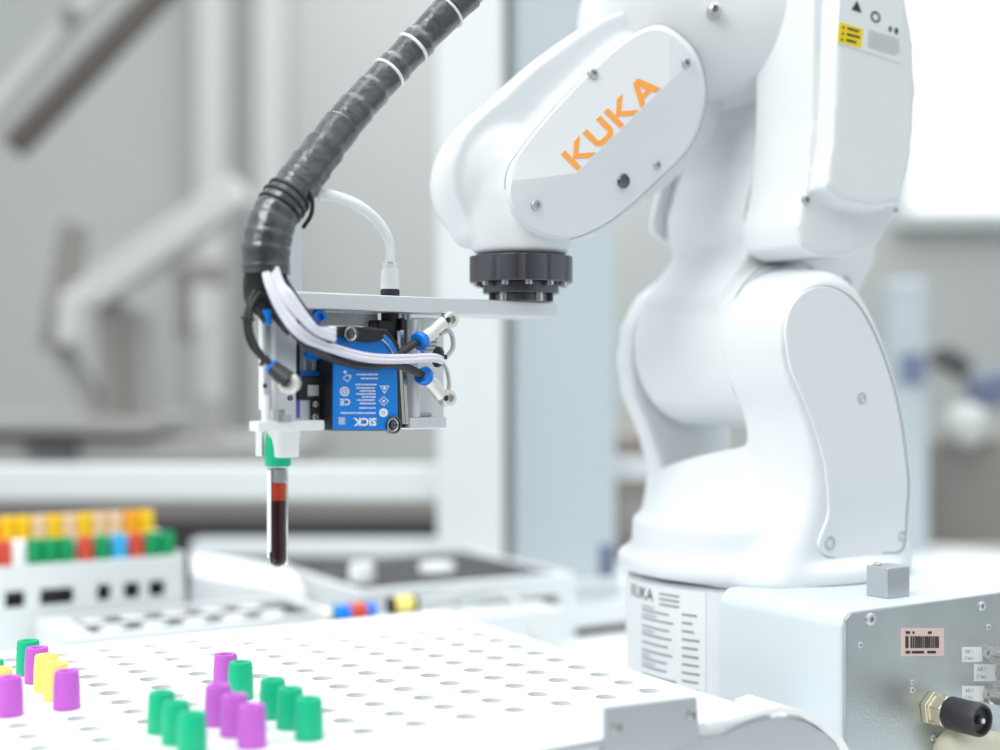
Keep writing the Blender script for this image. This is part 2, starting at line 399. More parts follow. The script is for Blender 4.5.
# link arm: hub + arm
hubc = (Q(0, 0, 0)+Z*0); hz = 1.2225
hb = MB().cyl(Q(-.083, 0, hz), Q(.032, 0, hz), .0655, n=64)
left = tr(-0.078, [(640, 340), (642, 300), (656, 280), (672, 258), (666, 240), (664, 222), (676, 178), (692, 140), (712, 60), (725, -40)])
right = tr(0.018, [(880, -40), (884, 120), (880, 230), (876, 262), (862, 290), (838, 330)])
prof = [(-.036, p) for p in left+right]
bz = [((p-O).dot(NB), p.z) for _, p in prof]
am = MB().prism([Q(0.018, b, z) for b, z in bz], NA*-0.096)
arm_o = fuse('link_arm', [hb, am], M['paint'], rob, .0026, 10)
sc = MB().prism(catmull(tr(-.080, [(658, 236), (653, 224), (661, 190), (674, 155), (694, 60), (735, 60), (712, 150), (694, 195), (684, 232), (672, 244)]), 3, True), NA*-.006)
sc.build('side_cover', M['paint'], rob, .002, 3)
MB().screw(on_plane(842, 283, Q(.013, 0, 0), NA), NA, .006, .006).build('bolt', M['steel'], rob)
MB().tube([Q(.0315, cos(t)*.0675, hz+sin(t)*.0675) for t in [i*2*pi/48 for i in range(48)]], .0006, 6, 1, True).build('joint_gasket', M['gasket'], rob)
# elbow housing
e1 = slab(MB(), .045, .1, [(841, -70), (839, 0), (836, 80), (833, 140), (826, 188), (845, 203), (875, 208), (901, 204), (912, 160), (917, 90), (913, 30), (902, -20), (890, -70)])
e2 = slab(MB(), .022, .084, [(815, -60), (812, 120), (806, 190), (798, 225), (800, 245), (818, 257), (850, 257), (880, 243), (902, 205), (905, 100), (890, -60)])
eb = fuse('elbow_housing', [e1, e2], M['paint'], rob, .0022, 12)
MB().screw(on_plane(806, 200, Q(.084, 0, 0), NA), NA, .0036).build('screw', M['alud'], eb)
MB().screw(on_plane(896, 210, Q(.09, 0, 0), NA), NA, .002).build('screw', M['alud'], eb)
# warning sticker
ef = lambda x, y: on_plane(x, y, Q(.1006, 0, 0), NA)
wl = [(842, -14), (846, -12), (903, 6), (900, 63), (837, 42)]
wlo = MB().prism([ef(x, y) for x, y in ((842, -30), (904, -12), (901, 63), (837, 42))], NA*-.0008).build('warning_sticker', M['label'], rob)
MB().prism([ef(x, y)+NA*.0003 for x, y in ((839, 22), (863, 29), (861, 48), (837, 42))], NA*-.0003).build('yellow_panel', M['yellowl'], wlo)
pb = MB()
def mapq(c00, c10, c11, c01):
    return lambda s, t: (c00*(1-s)*(1-t)+c10*s*(1-t)+c11*s*t+c01*(1-s)*t)
ym = mapq(*[ef(x, y)+NA*.0006 for x, y in ((839, 22), (863, 29), (861, 48), (837, 42))])
def qr(mb, f, s0, t0, s1, t1): mb.poly([f(s0, t0), f(s1, t0), f(s1, t1), f(s0, t1)])
for k, wd in enumerate((.5, .55, .42)):
    t = .14+k*.3; pb.poly([ym(.12, t+.14), ym(.24, t+.14), ym(.18, t-.02)]); qr(pb, ym, .34, t, .34+wd, t+.11)
wm = mapq(*[ef(x, y)+NA*.0004 for x, y in ((842, -30), (904, -12), (901, 63), (837, 42))])
pb.poly([wm(.18, .50), wm(.34, .50), wm(.26, .36)])
cir = [wm(.56+.075*cos(t), .50+.075*sin(t)) for t in [i*2*pi/20 for i in range(20)]]
cin = [wm(.56+.05*cos(t), .50+.05*sin(t)) for t in [i*2*pi/20 for i in range(20)]]
for i in range(20): pb.poly([cir[i], cir[(i+1) % 20], cin[(i+1) % 20], cin[i]])
for cx_, cy_, rx in ((.80, .60, .025), (.90, .60, .03)): pb.poly([wm(cx_+rx*cos(t), cy_+rx*1.5*sin(t)) for t in [i*2*pi/14 for i in range(14)]])
pb.build('print', M['dark'], wlo)
gp = MB()
for k in range(7): qr(gp, wm, .46, .70+k*.036, .96 if k < 6 else .9, .715+k*.036)
gp.build('fine_print', mat('pale_print', (.58, .59, .55), .6), wlo)
# forearm and wrist
WY = R(27); NW = V((sin(WY), -cos(WY), 0)); W0 = P(600, 135, 1.0); WT = V((cos(WY), sin(WY), 0))
def wr(off, pts): return [on_plane(x, y, W0+NW*off, NW) for x, y in pts]
f3 = MB(); bmesh.ops.create_uvsphere(f3.bm, u_segments=40, v_segments=24, radius=.074, matrix=Matrix.Translation(P(668, 30, 1.128)))
f4 = MB().cyl(P(668, 28, 1.128), P(820, 5, 1.128), .074, .068, 48)
fore = fuse('forearm', [f3, f4], M['paint'], rob, .0026, 10)
for x, y, r, Yv in ((712, 16, .0056, 1.050),):
    MB().lathe(P(x, y, Yv+.012), V((0, -1, .15)), [(r, 0), (r, .012), (r*.7, .016), (r*.4, .0165), (r*.4, .012), (0, .012)], 20).build('bolt', M['steel'], fore)
wb_out = [(450, 222), (437, 192), (440, 160), (456, 130), (486, 104), (518, 74), (556, 45), (594, 22), (635, 12), (668, 14), (694, 34), (706, 65), (706, 105), (692, 145), (655, 185), (610, 220), (575, 240), (520, 250), (462, 248)]
w1 = MB().prism(catmull([p+NW*.028 for p in wr(-.075, wb_out)], 2, True), NW*-.035)
covpx = [(507, 172), (520, 150), (542, 122), (575, 86), (610, 52), (638, 31), (662, 25), (684, 38), (699, 58), (706, 90), (701, 122), (686, 152), (655, 182), (622, 212), (592, 231), (562, 240), (536, 235), (515, 219), (506, 198)]
w2 = MB().prism(catmull(wr(-.019, covpx), 2, True), NW*-.055)
FX = P(521, 270, 1.02)
w3 = MB().lathe((FX.x, FX.y, P(0, 256, 1.02).z), Z, [(.034, 0), (.0355, .004), (.0375, .02), (.037, .045), (.03, .07), (.015, .085)], 48)
w4 = MB(); bmesh.ops.create_uvsphere(w4.bm, u_segments=32, v_segments=20, radius=.050, matrix=Matrix.Translation(P(496, 186, 1.045)))
wris = fuse('wrist_housing', [w1, w2, w3, w4], M['paint'], rob, .0022, 18)
# wrist cover with crease
NU = WT; cpx = catmull([V((x, y, 0)) for x, y in covpx], 3, True)
inner = []; cen = V((606, 132, 0))
for p in cpx: inner.append(p+(cen-p)*0.045)
L0, L1 = V((577, 173, 0)), V((663, 88, 0)); ld = (L1-L0).normalized(); ln = V((-ld.y, ld.x, 0))   # ln points below the crease
H0 = .008
def hgt(p):
    d = (p-L0).dot(ln)
    base_h = H0-max(0, d)*0.00020-max(0, -d)*.00008
    if p.x < 600:
        dl = (p-V((512, 181, 0))).dot(V((8, 65, 0)).normalized()); base_h = min(base_h, H0-max(0, dl)*.00015) if dl > 0 else base_h
    if p.x > 670: base_h -= (p.x-670)*0.00016
    return base_h
L1 = L0+ld*129
ridge = [V((512, 181, 0)), L0, L1, V((703, 91, 0))]
pts2 = [(p.x, p.y) for p in inner]; ni = len(pts2)
rid2 = [(p.x, p.y) for p in ridge]; top2 = [(669, 35)]
allp = pts2+rid2+top2
edges = [(i, (i+1) % ni) for i in range(ni)]+[(ni, ni+1), (ni+1, ni+2), (ni+2, ni+3), (ni+2, ni+4)]
vv, ee, ff, *_ = mathutils.geometry.delaunay_2d_cdt([V(p) for p in allp], edges, [], 1, 1e-4)
def hh(x, y):
    p = V((x, y, 0))
    # ridge is the high line; left piece of the crease keeps the ridge level
    for r in ridge:
        if (r-p).length < 1: return H0 if 520 < r.x < 700 else (H0-.002)
    return hgt(p)
cm = MB(); vt = [cm.bm.verts.new(wr(hh(v.x, v.y), [(v.x, v.y)])[0]) for v in vv]
for f in ff: cm.face([vt[i] for i in f])
# rim
vin = []
for p in inner:
    k = min(range(len(vv)), key=lambda i: (vv[i].x-p.x)**2+(vv[i].y-p.y)**2); vin.append(vt[k])
mid = [cm.bm.verts.new(wr(hgt(p)-.0035, [(p.x, p.y)])[0]) for p in [q+(cen-q)*0.012 for q in cpx]]
out = [cm.bm.verts.new(wr(-.018, [(p.x, p.y)])[0]) for p in cpx]
nn = len(cpx)
for i in range(nn):
    j = (i+1) % nn
    cm.face([vin[i], vin[j], mid[j], mid[i]]); cm.face([mid[i], mid[j], out[j], out[i]])
cm.face(out[::-1])
bmesh.ops.recalc_face_normals(cm.bm, faces=cm.bm.faces[:])
cvo = cm.build('wrist_cover', M['paint'], rob)
sharp(cvo.data, 9)
MB().tube([p for p in catmull(wr(-.0185, covpx), 3, True)], .0007, 6, 1, True).build('gasket', M['gasket'], cvo)
# lettering
K = [[(0, 0), (5.5, 0), (5.5, 23), (0, 23)], [(5.5, 11.5), (18, 23), (25.5, 23), (12.5, 11.5), (25.5, 0), (18, 0)]]
U = [[(0, 5), (5.5, 6.5), (5.5, 23), (0, 23)], [(0, 5), (5, 0), (8, 5.2), (5.5, 6.5)], [(5, 0), (19, 0), (16.5, 5.2), (8, 5.2)], [(19, 0), (24, 5), (18.5, 6.5), (16.5, 5.2)], [(24, 5), (24, 23), (18.5, 23), (18.5, 6.5)]]
Al = [[(0, 0), (6, 0), (15.5, 18), (15.5, 23), (12, 23)], [(27.5, 0), (21.5, 0), (15.5, 11), (15.5, 23), (18.5, 23)], [(8, 4.2), (20.5, 4.2), (18.5, 8.6), (9.8, 8.6)]]
lt = MB(); bo = V((577.3, 170.6, 0)); sd = ld.copy(); ud = -ln
for G_, s0 in ((K, 0), (U, 29.5), (K, 58.5), (Al, 86.5)):
    for pl in G_:
        q = []
        for s, t in pl:
            p = bo+sd*(s+s0)*1.03+ud*t; q.append(wr(hgt(p)+.0004, [(p.x, p.y)])[0])
        lt.prism(q, NW*-.0006)
tag(lt.build('lettering', M['orange'], cvo), 'orange block lettering')
for x, y, r in ((593, 74, .0040), (686, 63, .0040), (536, 205, .0040), (657, 165, .0034)):
    MB().screw(wr(hgt(V((x, y, 0))), [(x, y)])[0], NW, r).build('screw', M['alud'], cvo)
p = wr(hgt(V((623, 181, 0))), [(623, 181)])[0]
MB().lathe(p-NW*.001, NW, [(.0052, 0), (.0055, .002), (.004, .0035), (.002, .003), (0, .003)], 20).build('plug', M['flange'], cvo)
# flange stack
zf = lambda y: P(0, y, 1.02).z
fl = empty('tmp', (0, 0, 0), None, None); bpy.data.objects.remove(fl)
fb = MB(); nT = 96; prof_r = [.0378 if (k % 8) not in (0,) else .0366 for k in range(nT)]
pts = [V((FX.x+cos(2*pi*k/nT)*prof_r[k], FX.y+sin(2*pi*k/nT)*prof_r[k], zf(257))) for k in range(nT)]
fb.prism(pts, Z*(zf(283)-zf(257)))
flo = fb.build('tool_flange', M['flange'], rob, .0006, 2)
fb = MB().lathe((FX.x, FX.y, zf(283)), -Z, [(.028, 0), (.028, zf(283)-zf(294))], 40)
fb.build('adapter_ring', M['flange'], flo, .0006)
for k in range(12):
    a = 2*pi*(k+.3)/12
    MB().cyl((FX.x+cos(a)*.0325, FX.y+sin(a)*.0325, zf(283)), (FX.x+cos(a)*.0325, FX.y+sin(a)*.0325, zf(287)), .0028, n=14).build('bolt', M['steel'], flo)

# ------------------------------------------------------------------ gripper tool
GY = R(38); NG = V((sin(GY), -cos(GY), 0)); TG = V((cos(GY), sin(GY), 0)); G0 = P(283, 300, .885)
def G(x, y, off=0.0): return on_plane(x, y, G0+NG*off, NG)
def grect(x0, y0, x1, y1, off=0):
    xm, ym = (x0+x1)/2, (y0+y1)/2
    l, r, t, b = G(x0, ym, off), G(x1, ym, off), G(xm, y0, off), G(xm, y1, off)
    s0, s1 = (l-G0).dot(TG), (r-G0).dot(TG)
    return s0, s1, b.z, t.z
def gbox(mb, x0, y0, x1, y1, off, depth):
    s0, s1, z0, z1 = grect(x0, y0, x1, y1, off)
    o = G0.copy(); o.z = 0; o = o+NG*off
    return mb.prism([o+TG*s0+Z*z0, o+TG*s1+Z*z0, o+TG*s1+Z*z1, o+TG*s0+Z*z1], -NG*depth)
def gdisc(mb, x, y, off, r, h, n=24):
    p = G(x, y, off); return mb.cyl(p, p-NG*h, r, n=n)
tool = empty('gripper_tool', G(400, 320, -.03), 'aluminium bar with gripper hanging from the black robot flange', 'gripper')
o = G0.copy(); o.z = 0
s_end = (G(557, 312)-G0).dot(TG)
z1, z0 = 1.2535, 1.2426
MB().prism([o+TG*s+Z*z0-NG*d for s, d in ((.001, 0), (s_end, 0), (s_end, .052), (.022, .052), (.022, .02), (.001, .02))], Z*(z1-z0)).build('mounting_bar', M['alu'], tool, .0008, 2)
# collar between flange and bar
cl = MB(); zt2 = zf(294)
for k in range(1): cl.lathe((FX.x, FX.y, z1), Z, [(.0215, 0), (.0215, zt2-z1)], 32)
clo = cl.build('mounting_collar', M['flange'], tool, .0006)
for k in range(10):
    a = 2*pi*(k+.5)/10
    MB().cyl((FX.x+cos(a)*.0215, FX.y+sin(a)*.0215, z1+.0002), (FX.x+cos(a)*.0215, FX.y+sin(a)*.0215, z1+.006), .003, n=14).build('bolt', M['rubber'] if k % 2 else M['steel'], clo)
# upright behind the conduit
gbox(MB(), 287, 178, 303, 293, -.012, .008).build('upright', M['alu'], tool, .0006)
# cylinder unit at left
cu = gbox(MB(), 275, 310, 297, 421, -.006, .012).build('cylinder_body', M['alu'], tool, .001)
for x0, x1 in ((263, 266.5), (271.5, 276)):
    gbox(MB(), x0, 318, x1, 410, .0, .006).build('rail', M['white'], tool, .0008)
gbox(MB(), 266, 322, 272, 405, -.002, .006).build('slot', M['alu'], tool, .0005)
MB().cyl(G(266, 395, -.001), G(266, 421, -.001), .0028, n=14).build('piston_rod', M['white'], tool)
MB().cyl(G(279, 409, .004), G(279, 421, .004), .0035, n=8).build('nut', M['steel'], tool)
MB().cyl(G(284, 415, .004), G(284, 421, .004), .0045, n=8).build('nut', M['alud'], tool)
MB().screw(G(265, 386, .001), NG, .0014).build('screw', M['rubber'], tool)
MB().screw(G(290, 398, -.006), NG, .0018).build('screw', M['rubber'], tool)
# actuator in the middle
ac = gbox(MB(), 299, 312, 326, 421, -.012, .03).build('actuator_body', M['alud'], tool, .001)
for x0, x1 in ((303, 307), (313, 317), (320, 324)):
    gbox(MB(), x0, 345, x1, 371, -.0105, .003).build('guide_rail', M['alu'], ac, .0006)
gbox(MB(), 294, 312, 300, 420, -.010, .03).build('side_strip', M['black'], tool)
gbox(MB(), 300, 371, 326, 377, -.008, .02).build('blue_strip', M['blue'], tool)
sb = gbox(MB(), 298, 376, 327, 400, -.004, .028).build('switch_block', M['black'], tool, .0012)
gbox(MB(), 308, 385, 319, 396, -.0035, .002).build('label_tab', M['alud'], sb, .0003)
gbox(MB(), 295, 399, 324, 421, -.008, .02).build('lower_block', M['alu'], tool, .001)
gbox(MB(), 295, 400, 300, 418, -.0070, .002).build('violet_tab', mat('violet_tab', (.18, .12, .6), .4), tool)
st = gbox(MB(), 312, 399, 320, 422, -.0055, .003).build('slotted_plate', M['dark'], tool, .001)
for y in (404, 417): MB().screw(G(316, y, -.0045), NG, .0022).build('screw', M['steel'], st)
# blue push-in fittings behind the cables
for x, y in ((312, 352), (316, 318)):
    MB().lathe(G(x, y, -.008), NG, [(.0058, 0), (.0058, .003), (.005, .0055), (.0028, .0055), (.0028, .003), (0, .003)], 20).build('push_fitting', M['bluefit'], tool)
gdisc(MB(), 316, 314, -.006, .004, .01).build('nut', M['brass'], tool)
MB().cyl(G(324, 325, .002), G(324, 325, -.01), .0032, n=16).build('adjust_screw', M['steel'], tool)
# plate right of the scanner
pl = gbox(MB(), 404, 318, 444, 418, -.022, .006).build('back_plate', M['alu'], tool, .0008)
MB().cyl(G(411, 320, -.014), G(411, 417, -.014), .0065, n=28).build('guide_tube', M['alu'], tool)
gbox(MB(), 402, 318, 405, 428, -.01, .01).build('edge_strip', M['rubber'], tool)
MB().prism([G(400, 330, -.006), G(404, 330, -.006), G(409, 424, -.006), G(405.5, 424, -.006)], -NG*.004).build('bent_strip', M['steel'], tool, .0004)
gbox(MB(), 409, 417, 447, 429, -.006, .03).build('foot_plate', M['alu'], tool, .0012)
gbox(MB(), 405, 413, 432, 417, -.012, .01).build('wedge', M['alud'], tool, .001)
dp = MB()
for k in range(6):
    gbox(dp, 425, 333+k*4, 437, 335+k*4, -.0212, .0006)
dp.build('print', M['print'], pl)
bp = MB()
for k in range(3): gbox(bp, 421, 346+k*2.6, 424.5, 347.6+k*2.6, -.0212, .0006)
bp.build('blue_print', M['blue'], pl)
# threaded column above scanner
gbox(MB(), 378, 320, 395, 332, -.014, .02).build('clamp_block', M['black'], tool, .001)
for x in (398, 404, 408): MB().cyl(G(x, 312, -.02), G(x, 352, -.02), .0022, n=12).build('rod', M['alu'], tool)
gbox(MB(), 322, 313, 378, 326, -.026, .004).build('cross_plate', M['white'], tool, .0005)
# pipe nipple above the bar
pn = G(390, 300, -.02)
b_ = V((pn.x, pn.y, z1))
MB().lathe(b_, Z, [(.0066, 0), (.0066, .0052), (.0058, .0056)], 32).build('ribbed_nut', M['rubber'], tool, .0004)
MB().lathe((pn.x, pn.y, z0), -Z, [(.0062, 0), (.0062, .016), (.0045, .02)], 24).build('black_plug', M['rubber'], tool)
ht = b_+Z*.0056
MB().lathe(ht, Z, [(.0066, 0), (.0062, .009), (.0058, .0135), (.0048, .0135), (.0048, .017), (.0054, .017), (.0054, .0178), (.004, .018)], 24).build('hose_coupling', M['white'], tool, .0003)
# fittings at right: metal elbow with blue ring
def fitting(hx, hy, bx, by, off=.004):
    h = G(hx, hy, off-.006); bpt = G(bx, by, off); d = (h-bpt); d.normalize(); hp = G(hx, hy, off)
    f = MB().lathe(h-NG*.002, NG, [(.0060, 0), (.0060, .006), (.0052, .0075), (.0030, .0075), (.0030, .004), (0, .004)], 24)
    f.cyl(bpt+d*.006, hp-d*.003-NG*.003, .0042, .0046, 20)
    f.cyl(bpt+d*.004, bpt+d*.015, .0052, .0050, 20)
    f = f.build('elbow_fitting', M['brass'], tool, .0003)
    MB().lathe(bpt-d*.001, d, [(.0050, -.002), (.0066, -.001), (.0066, .0025), (.0046, .003), (.0046, .006)], 20).build('release_ring', M['bluefit'], f)
    MB().lathe(hp-NG*.0002, NG, [(.0022, 0), (.0022, .0006), (0, .0006)], 6).build('hex_socket', M['dark'], f)
fitting(448, 320, 420, 341); fitting(446, 398, 424, 376)
# finger and holder (white plastic)
gbox(MB(), 258, 421, 325, 431, .006, .012).build('finger_plate', M['white'], tool, .001)
hc = P(284, 440, .900)
MB().lathe((hc.x, hc.y, P(0, 430, .9).z), -Z, [(.0104, 0), (.0104, .004), (.0099, .005), (.0097, .0165), (.0090, .0175)], 36).build('holder_cup', M['white'], tool)
MB().box(P(260, 443, .9), (.0042, .009, .0170)).build('finger', M['white'], tool, .0006)
MB().box(P(266.2, 427, .889), (.0011, .004, .0062)).build('spring_pin', M['stopper'], tool)

# ------------------------------------------------------------------ barcode scanner
scn = empty('barcode_scanner', G(365, 380, -.012), 'blue and black optical sensor block with upside-down white lettering, fixed to the gripper', 'scanner')
so = .010
def gpoly(pts, off): return [G(x, y, off) for x, y in pts]
body = MB().prism(gpoly([(333, 331), (345, 326), (388, 329), (400, 345), (401, 431), (333, 431)], so-.001), -NG*.028)
bo_ = body.build('scanner_body', M['black'], scn, .0012)
top_r = [(334, 333), (386, 335), (392, 341), (397, 350), (398, 424), (389, 430), (334, 429.5)]
MB().prism(gpoly(top_r, so), -NG*.002).build('blue_label', M['blue'], scn, .0003)
lid = MB().prism(catmull(gpoly([(326, 333), (336, 328), (350, 326), (378, 330), (384, 338), (374, 342), (352, 340), (338, 335), (329, 337)], so+.003), 3, True), -NG*.01).build('mounting_lug', M['black'], scn, .0008)
MB().lathe(G(350.5, 334, so+.003), NG, [(.0048, -.001), (.0048, .002), (.0038, .0024), (.0036, .001), (.0026, .001), (.0026, .002), (.0015, .002), (0, .0005)], 24).build('screw', M['flange'], scn)
MB().lathe(G(393, 425, so), NG, [(.0058, -.004), (.0058, .0016), (.0047, .002), (.0042, .0005), (.003, .0005), (.003, .0018), (.0018, .0018), (0, .0003)], 24).build('screw', M['flange'], scn)
MB().tube(gpoly([(376, 336), (386, 343), (392, 352), (395, 362)], so+.001), .0007, 6).build('edge_wire', M['steel'], scn)
# white markings, rotated half a turn
wp = MB()
def up(px, py, ps):  # text placement: origin pixel (its right end), reading right-to-left upside down; ps = pixels per unit
    return lambda x, y: G(px-x*ps, py+y*ps, so+.0004)
wp2 = text_bm('SICK', 11.0, up(376.6, 418.2, .98), None, .035)
wp2.build('lettering', M['wprint'], scn)
text_bm('CE', 10.5, up(350.5, 399, .85), wp, .02)
rr = random.Random(11)
for (y, x0, x1) in ((413, 341, 376), (408, 361, 376), (403.5, 360, 376), (400, 358, 375), (397, 362, 376), (394, 357, 376), (391, 360, 376), (388, 358, 375), (384.5, 356, 377), (378.5, 362, 378), (374.5, 357, 378)):
    x = x1
    while x > x0:
        wl_ = rr.uniform(1.0, 2.6); x -= wl_
        wp.poly(gpoly([(x, y-.75), (x+wl_-.5, y-.75), (x+wl_-.5, y+.75), (x, y+.75)], so+.0004))
def ring(cx, cy, r, wd, n=20, rot=0, mb=wp):
    A_ = [(cx+r*cos(rot+2*pi*i/n), cy+r*sin(rot+2*pi*i/n)) for i in range(n)]; B_ = [(cx+(r-wd)*cos(rot+2*pi*i/n), cy+(r-wd)*sin(rot+2*pi*i/n)) for i in range(n)]
    for i in range(n): mb.poly(gpoly([A_[i], A_[(i+1) % n], B_[(i+1) % n], B_[i]], so+.0004))
ring(384.5, 388.5, 5.6, 1.5, 3, pi/2); ring(384.5, 388, 1.6, 1.4, 8)
ring(383.8, 401, 5.0, .9, 4, 0); ring(383.8, 401, 1.5, 1.3, 8)
ring(383.5, 412.7, 4.4, 2.6); ring(383.5, 412.7, 1.2, 1)
ring(344.6, 391.5, 4.7, 1.4); ring(344.6, 391.5, 2.3, 1.3, 8)
ring(347, 378, 4.2, 1.0, 4, 0); ring(345, 372, 1.6, 1.4, 6); ring(350, 376, 1.4, 1.2, 6)
for k in range(5): wp.poly(gpoly([(338.5, 417.5+k*1.5), (345, 417.5+k*1.5), (345, 418.2+k*1.5), (338.5, 418.2+k*1.5)], so+.0004))
wp.build('print', M['wprint'], scn)
for x, y, o3 in ((350.5, 334, so+.0053), (393, 425, so+.0018)):
    cc = G(x, y, o3); MB().tube([cc+TG*cos(t)*.0041+Z*sin(t)*.0041 for t in [i*2*pi/24 for i in range(24)]], .0004, 6, 1, True).build('screw_ring', M['steel'], scn)

# ------------------------------------------------------------------ taped cable conduit
cdt = empty('cable_conduit', P(266, 272, .885), 'thick cable bundle wrapped in shiny black tape arching down to the gripper', 'cable')
path = [P(520, -70, .97), P(478, -18, .965), P(440, 20, .955), P(396, 66, .94), P(352, 114, .92), P(322, 152, .905), P(298, 184, .892), P(276, 214, .882), P(267, 244, .878), P(266, 274, .878)]
pp = catmull(path, 24); L = len(pp)
brk = [0, .08, .14, .20, .27, .33, .385, .43, .475, .54, .60, .655, .70, .735, .76, .80, .85, .90, .955, 1.01]
def crad(t):
    base_r = .0108+.0042*max(0, min(1, (t-.35)/.5))
    for a, b in zip(brk, brk[1:]):
        if a <= t < b:
            q = (t-a)/(b-a); return base_r+.0012*(1-q)*(1 if t < .68 else .35)+.0004*sin(t*140)*.3
    return base_r
m = MB(); m.tube(pp, crad, 36, 1)
rr = random.Random(9)
for v in m.bm.verts:
    pass
mt = bpy.data.materials.new('shiny_black_tape'); mt.use_nodes = True; nt = mt.node_tree; b = nt.nodes['Principled BSDF']
b.inputs['Base Color'].default_value = (.075, .08, .088, 1); b.inputs['Metallic'].default_value = .6; b.inputs['Roughness'].default_value = .27; b.inputs['Specular IOR Level'].default_value = 1.0
b.inputs['Coat Weight'].default_value = .6; b.inputs['Coat Roughness'].default_value = .15
tc = nt.nodes.new('ShaderNodeTexCoord'); nz = nt.nodes.new('ShaderNodeTexNoise'); nz.inputs['Scale'].default_value = 75; nz.inputs['Detail'].default_value = 2
bu = nt.nodes.new('ShaderNodeBump'); bu.inputs['Strength'].default_value = .9; bu.inputs['Distance'].default_value = .003
nt.links.new(tc.outputs['Object'], nz.inputs['Vector']); nt.links.new(nz.outputs['Fac'], bu.inputs['Height']); nt.links.new(bu.outputs['Normal'], b.inputs['Normal'])
m.build('tape_wrap', mt, cdt)
def band(t, wd, mm, name, k=1.0, add=.0012, tilt=.0):
    i = int(t*(L-1)); d = (pp[min(i+2, L-1)]-pp[i-2]).normalized(); d = (d+V((0, 0, tilt))).normalized(); r = crad(t)*k+add
    MB().lathe(pp[i]-d*wd/2, d, [(r-.001, 0), (r, .0003), (r, wd-.0003), (r-.001, wd)], 36).build(name, mm, cdt)
for t, wd, mm, nme in ((.292, .0024, M['hose'], 'cable_tie'), (.352, .0022, M['hose'], 'cable_tie'), (.2, .0016, M['hose'], 'cable_tie'), (.71, .0022, M['rubber'], 'clamp_ring'), (.735, .0018, M['rubber'], 'clamp_ring'), (.755, .0014, M['black'], 'clamp_ring')):
    band(t, wd, mm, nme)
MB().tube([P(306, 188, .882), P(312, 200, .884), P(311, 215, .888), P(303, 228, .89)], .0014, 8).build('tie_tail', M['black'], cdt)
MB().tube([P(519, -69, .97), P(560, -125, .99), P(620, -165, 1.02), P(680, -140, 1.06), P(705, -70, 1.09), P(708, -20, 1.11)], .0116, 28, 14).build('tape_wrap', mt, cdt)
# bare inner bundle at the mouth
MB().tube([P(266, 262, .878), P(260, 285, .88), P(259, 300, .884), P(262, 307, .888)], lambda t: .0125-.005*t, 20).build('inner_sleeve', M['black'], cdt)
def cabl(name, pts, r, mm, parent=cdt): return MB().tube(pts, r, 12, 10).build(name, mm, parent)
# four pale cables sweeping to the right
k = 0
for (dx, dy, ex, ey, off, end) in ((0, 0, 0, 0, .018, 1), (-3, 5.5, 0, 0, .019, 1), (4, -5, 0, 0, .021, 0), (2, -1, 0, 0, .023, 0), (8, -9, 0, 0, .017, 0)):
    if end:
        pts = [P(266+dx, 262, .868), P(271+dx, 285, .862), P(283+dx*.6, 308+dy, .860), P(303+dx*.4, 332+dy, .862), (G(335, 347+dy*.8, off)), G(370, 356+dy*.7, off), G(405, 357+dy*.7, off-.004), G(432, 356+dy*.6, off-.006), G(442, 359+dy*.5, off-.008)]
    else:
        pts = [P(266+dx, 262, .868), P(274+dx, 284, .864), P(285+dx*.7, 303+dy, .861), P(303+dx*.4, 322+dy*.6, .862), P(318, 333+dy*.4, .866), G(334, 340+dy*1.2, off)]
    cabl('pale_cable', pts, .0020, M['cable'])
for (pts, r) in (
    ([P(272, 266, .876), P(280, 285, .872), P(292, 303, .870), P(308, 322, .872), P(324, 340, .88), G(345, 358, .006)], .0028),
    ([P(278, 268, .878), P(290, 290, .874), P(305, 312, .876), P(318, 330, .882)], .0026),
    ([P(266, 290, .876), P(276, 306, .872), P(292, 330, .868), P(312, 349, .872), G(340, 361, .010), G(368, 366, .012), G(392, 364, .012), G(410, 369, .008), G(424, 376, .005)], .0028),
    ([G(366, 364, .010), G(385, 360, .010), G(402, 352, .006), G(412, 345, .005), G(420, 341, .004)], .0028),
    ([P(262, 290, .884), P(268, 305, .880), P(280, 322, .876), P(290, 333, .878)], .0026)):
    cabl('black_cable', pts, r, M['rubber'])
# black hoses on the left ending at the lower fitting
cabl('black_cable', [P(256, 290, .872), P(248, 308, .868), P(246, 325, .866), P(250, 343, .866), P(260, 356, .866), P(272, 365, .868)], .0019, M['rubber'])
cabl('black_cable', [P(261, 292, .870), P(252, 306, .866), P(249.5, 326, .864), P(255, 344, .864), P(266, 360, .866)], .0017, M['rubber'])
cabl('black_cable', [P(250, 300, .872), P(258, 312, .868), P(266, 322, .870)], .002, M['rubber'])
def tie(px, py, Yv, r, d=V((1, 0, .2))):
    MB().lathe(P(px, py, Yv), d, [(r-.0008, -.001), (r, -.001), (r, .001), (r-.0008, .001)], 20).build('cable_tie', M['rubber'], cdt)
    MB().box(P(px, py, Yv-.004)+V((r*.6, 0, 0)), (.004, .003, .003)).build('cable_tie', M['rubber'], cdt, .0004)
tie(247, 319, .866, .0038, V((.2, 0, 1))); tie(264, 361, .866, .0040, V((1, 0, -.8))); tie(438, 357, .955, .0072, V((1, .6, -.1)))
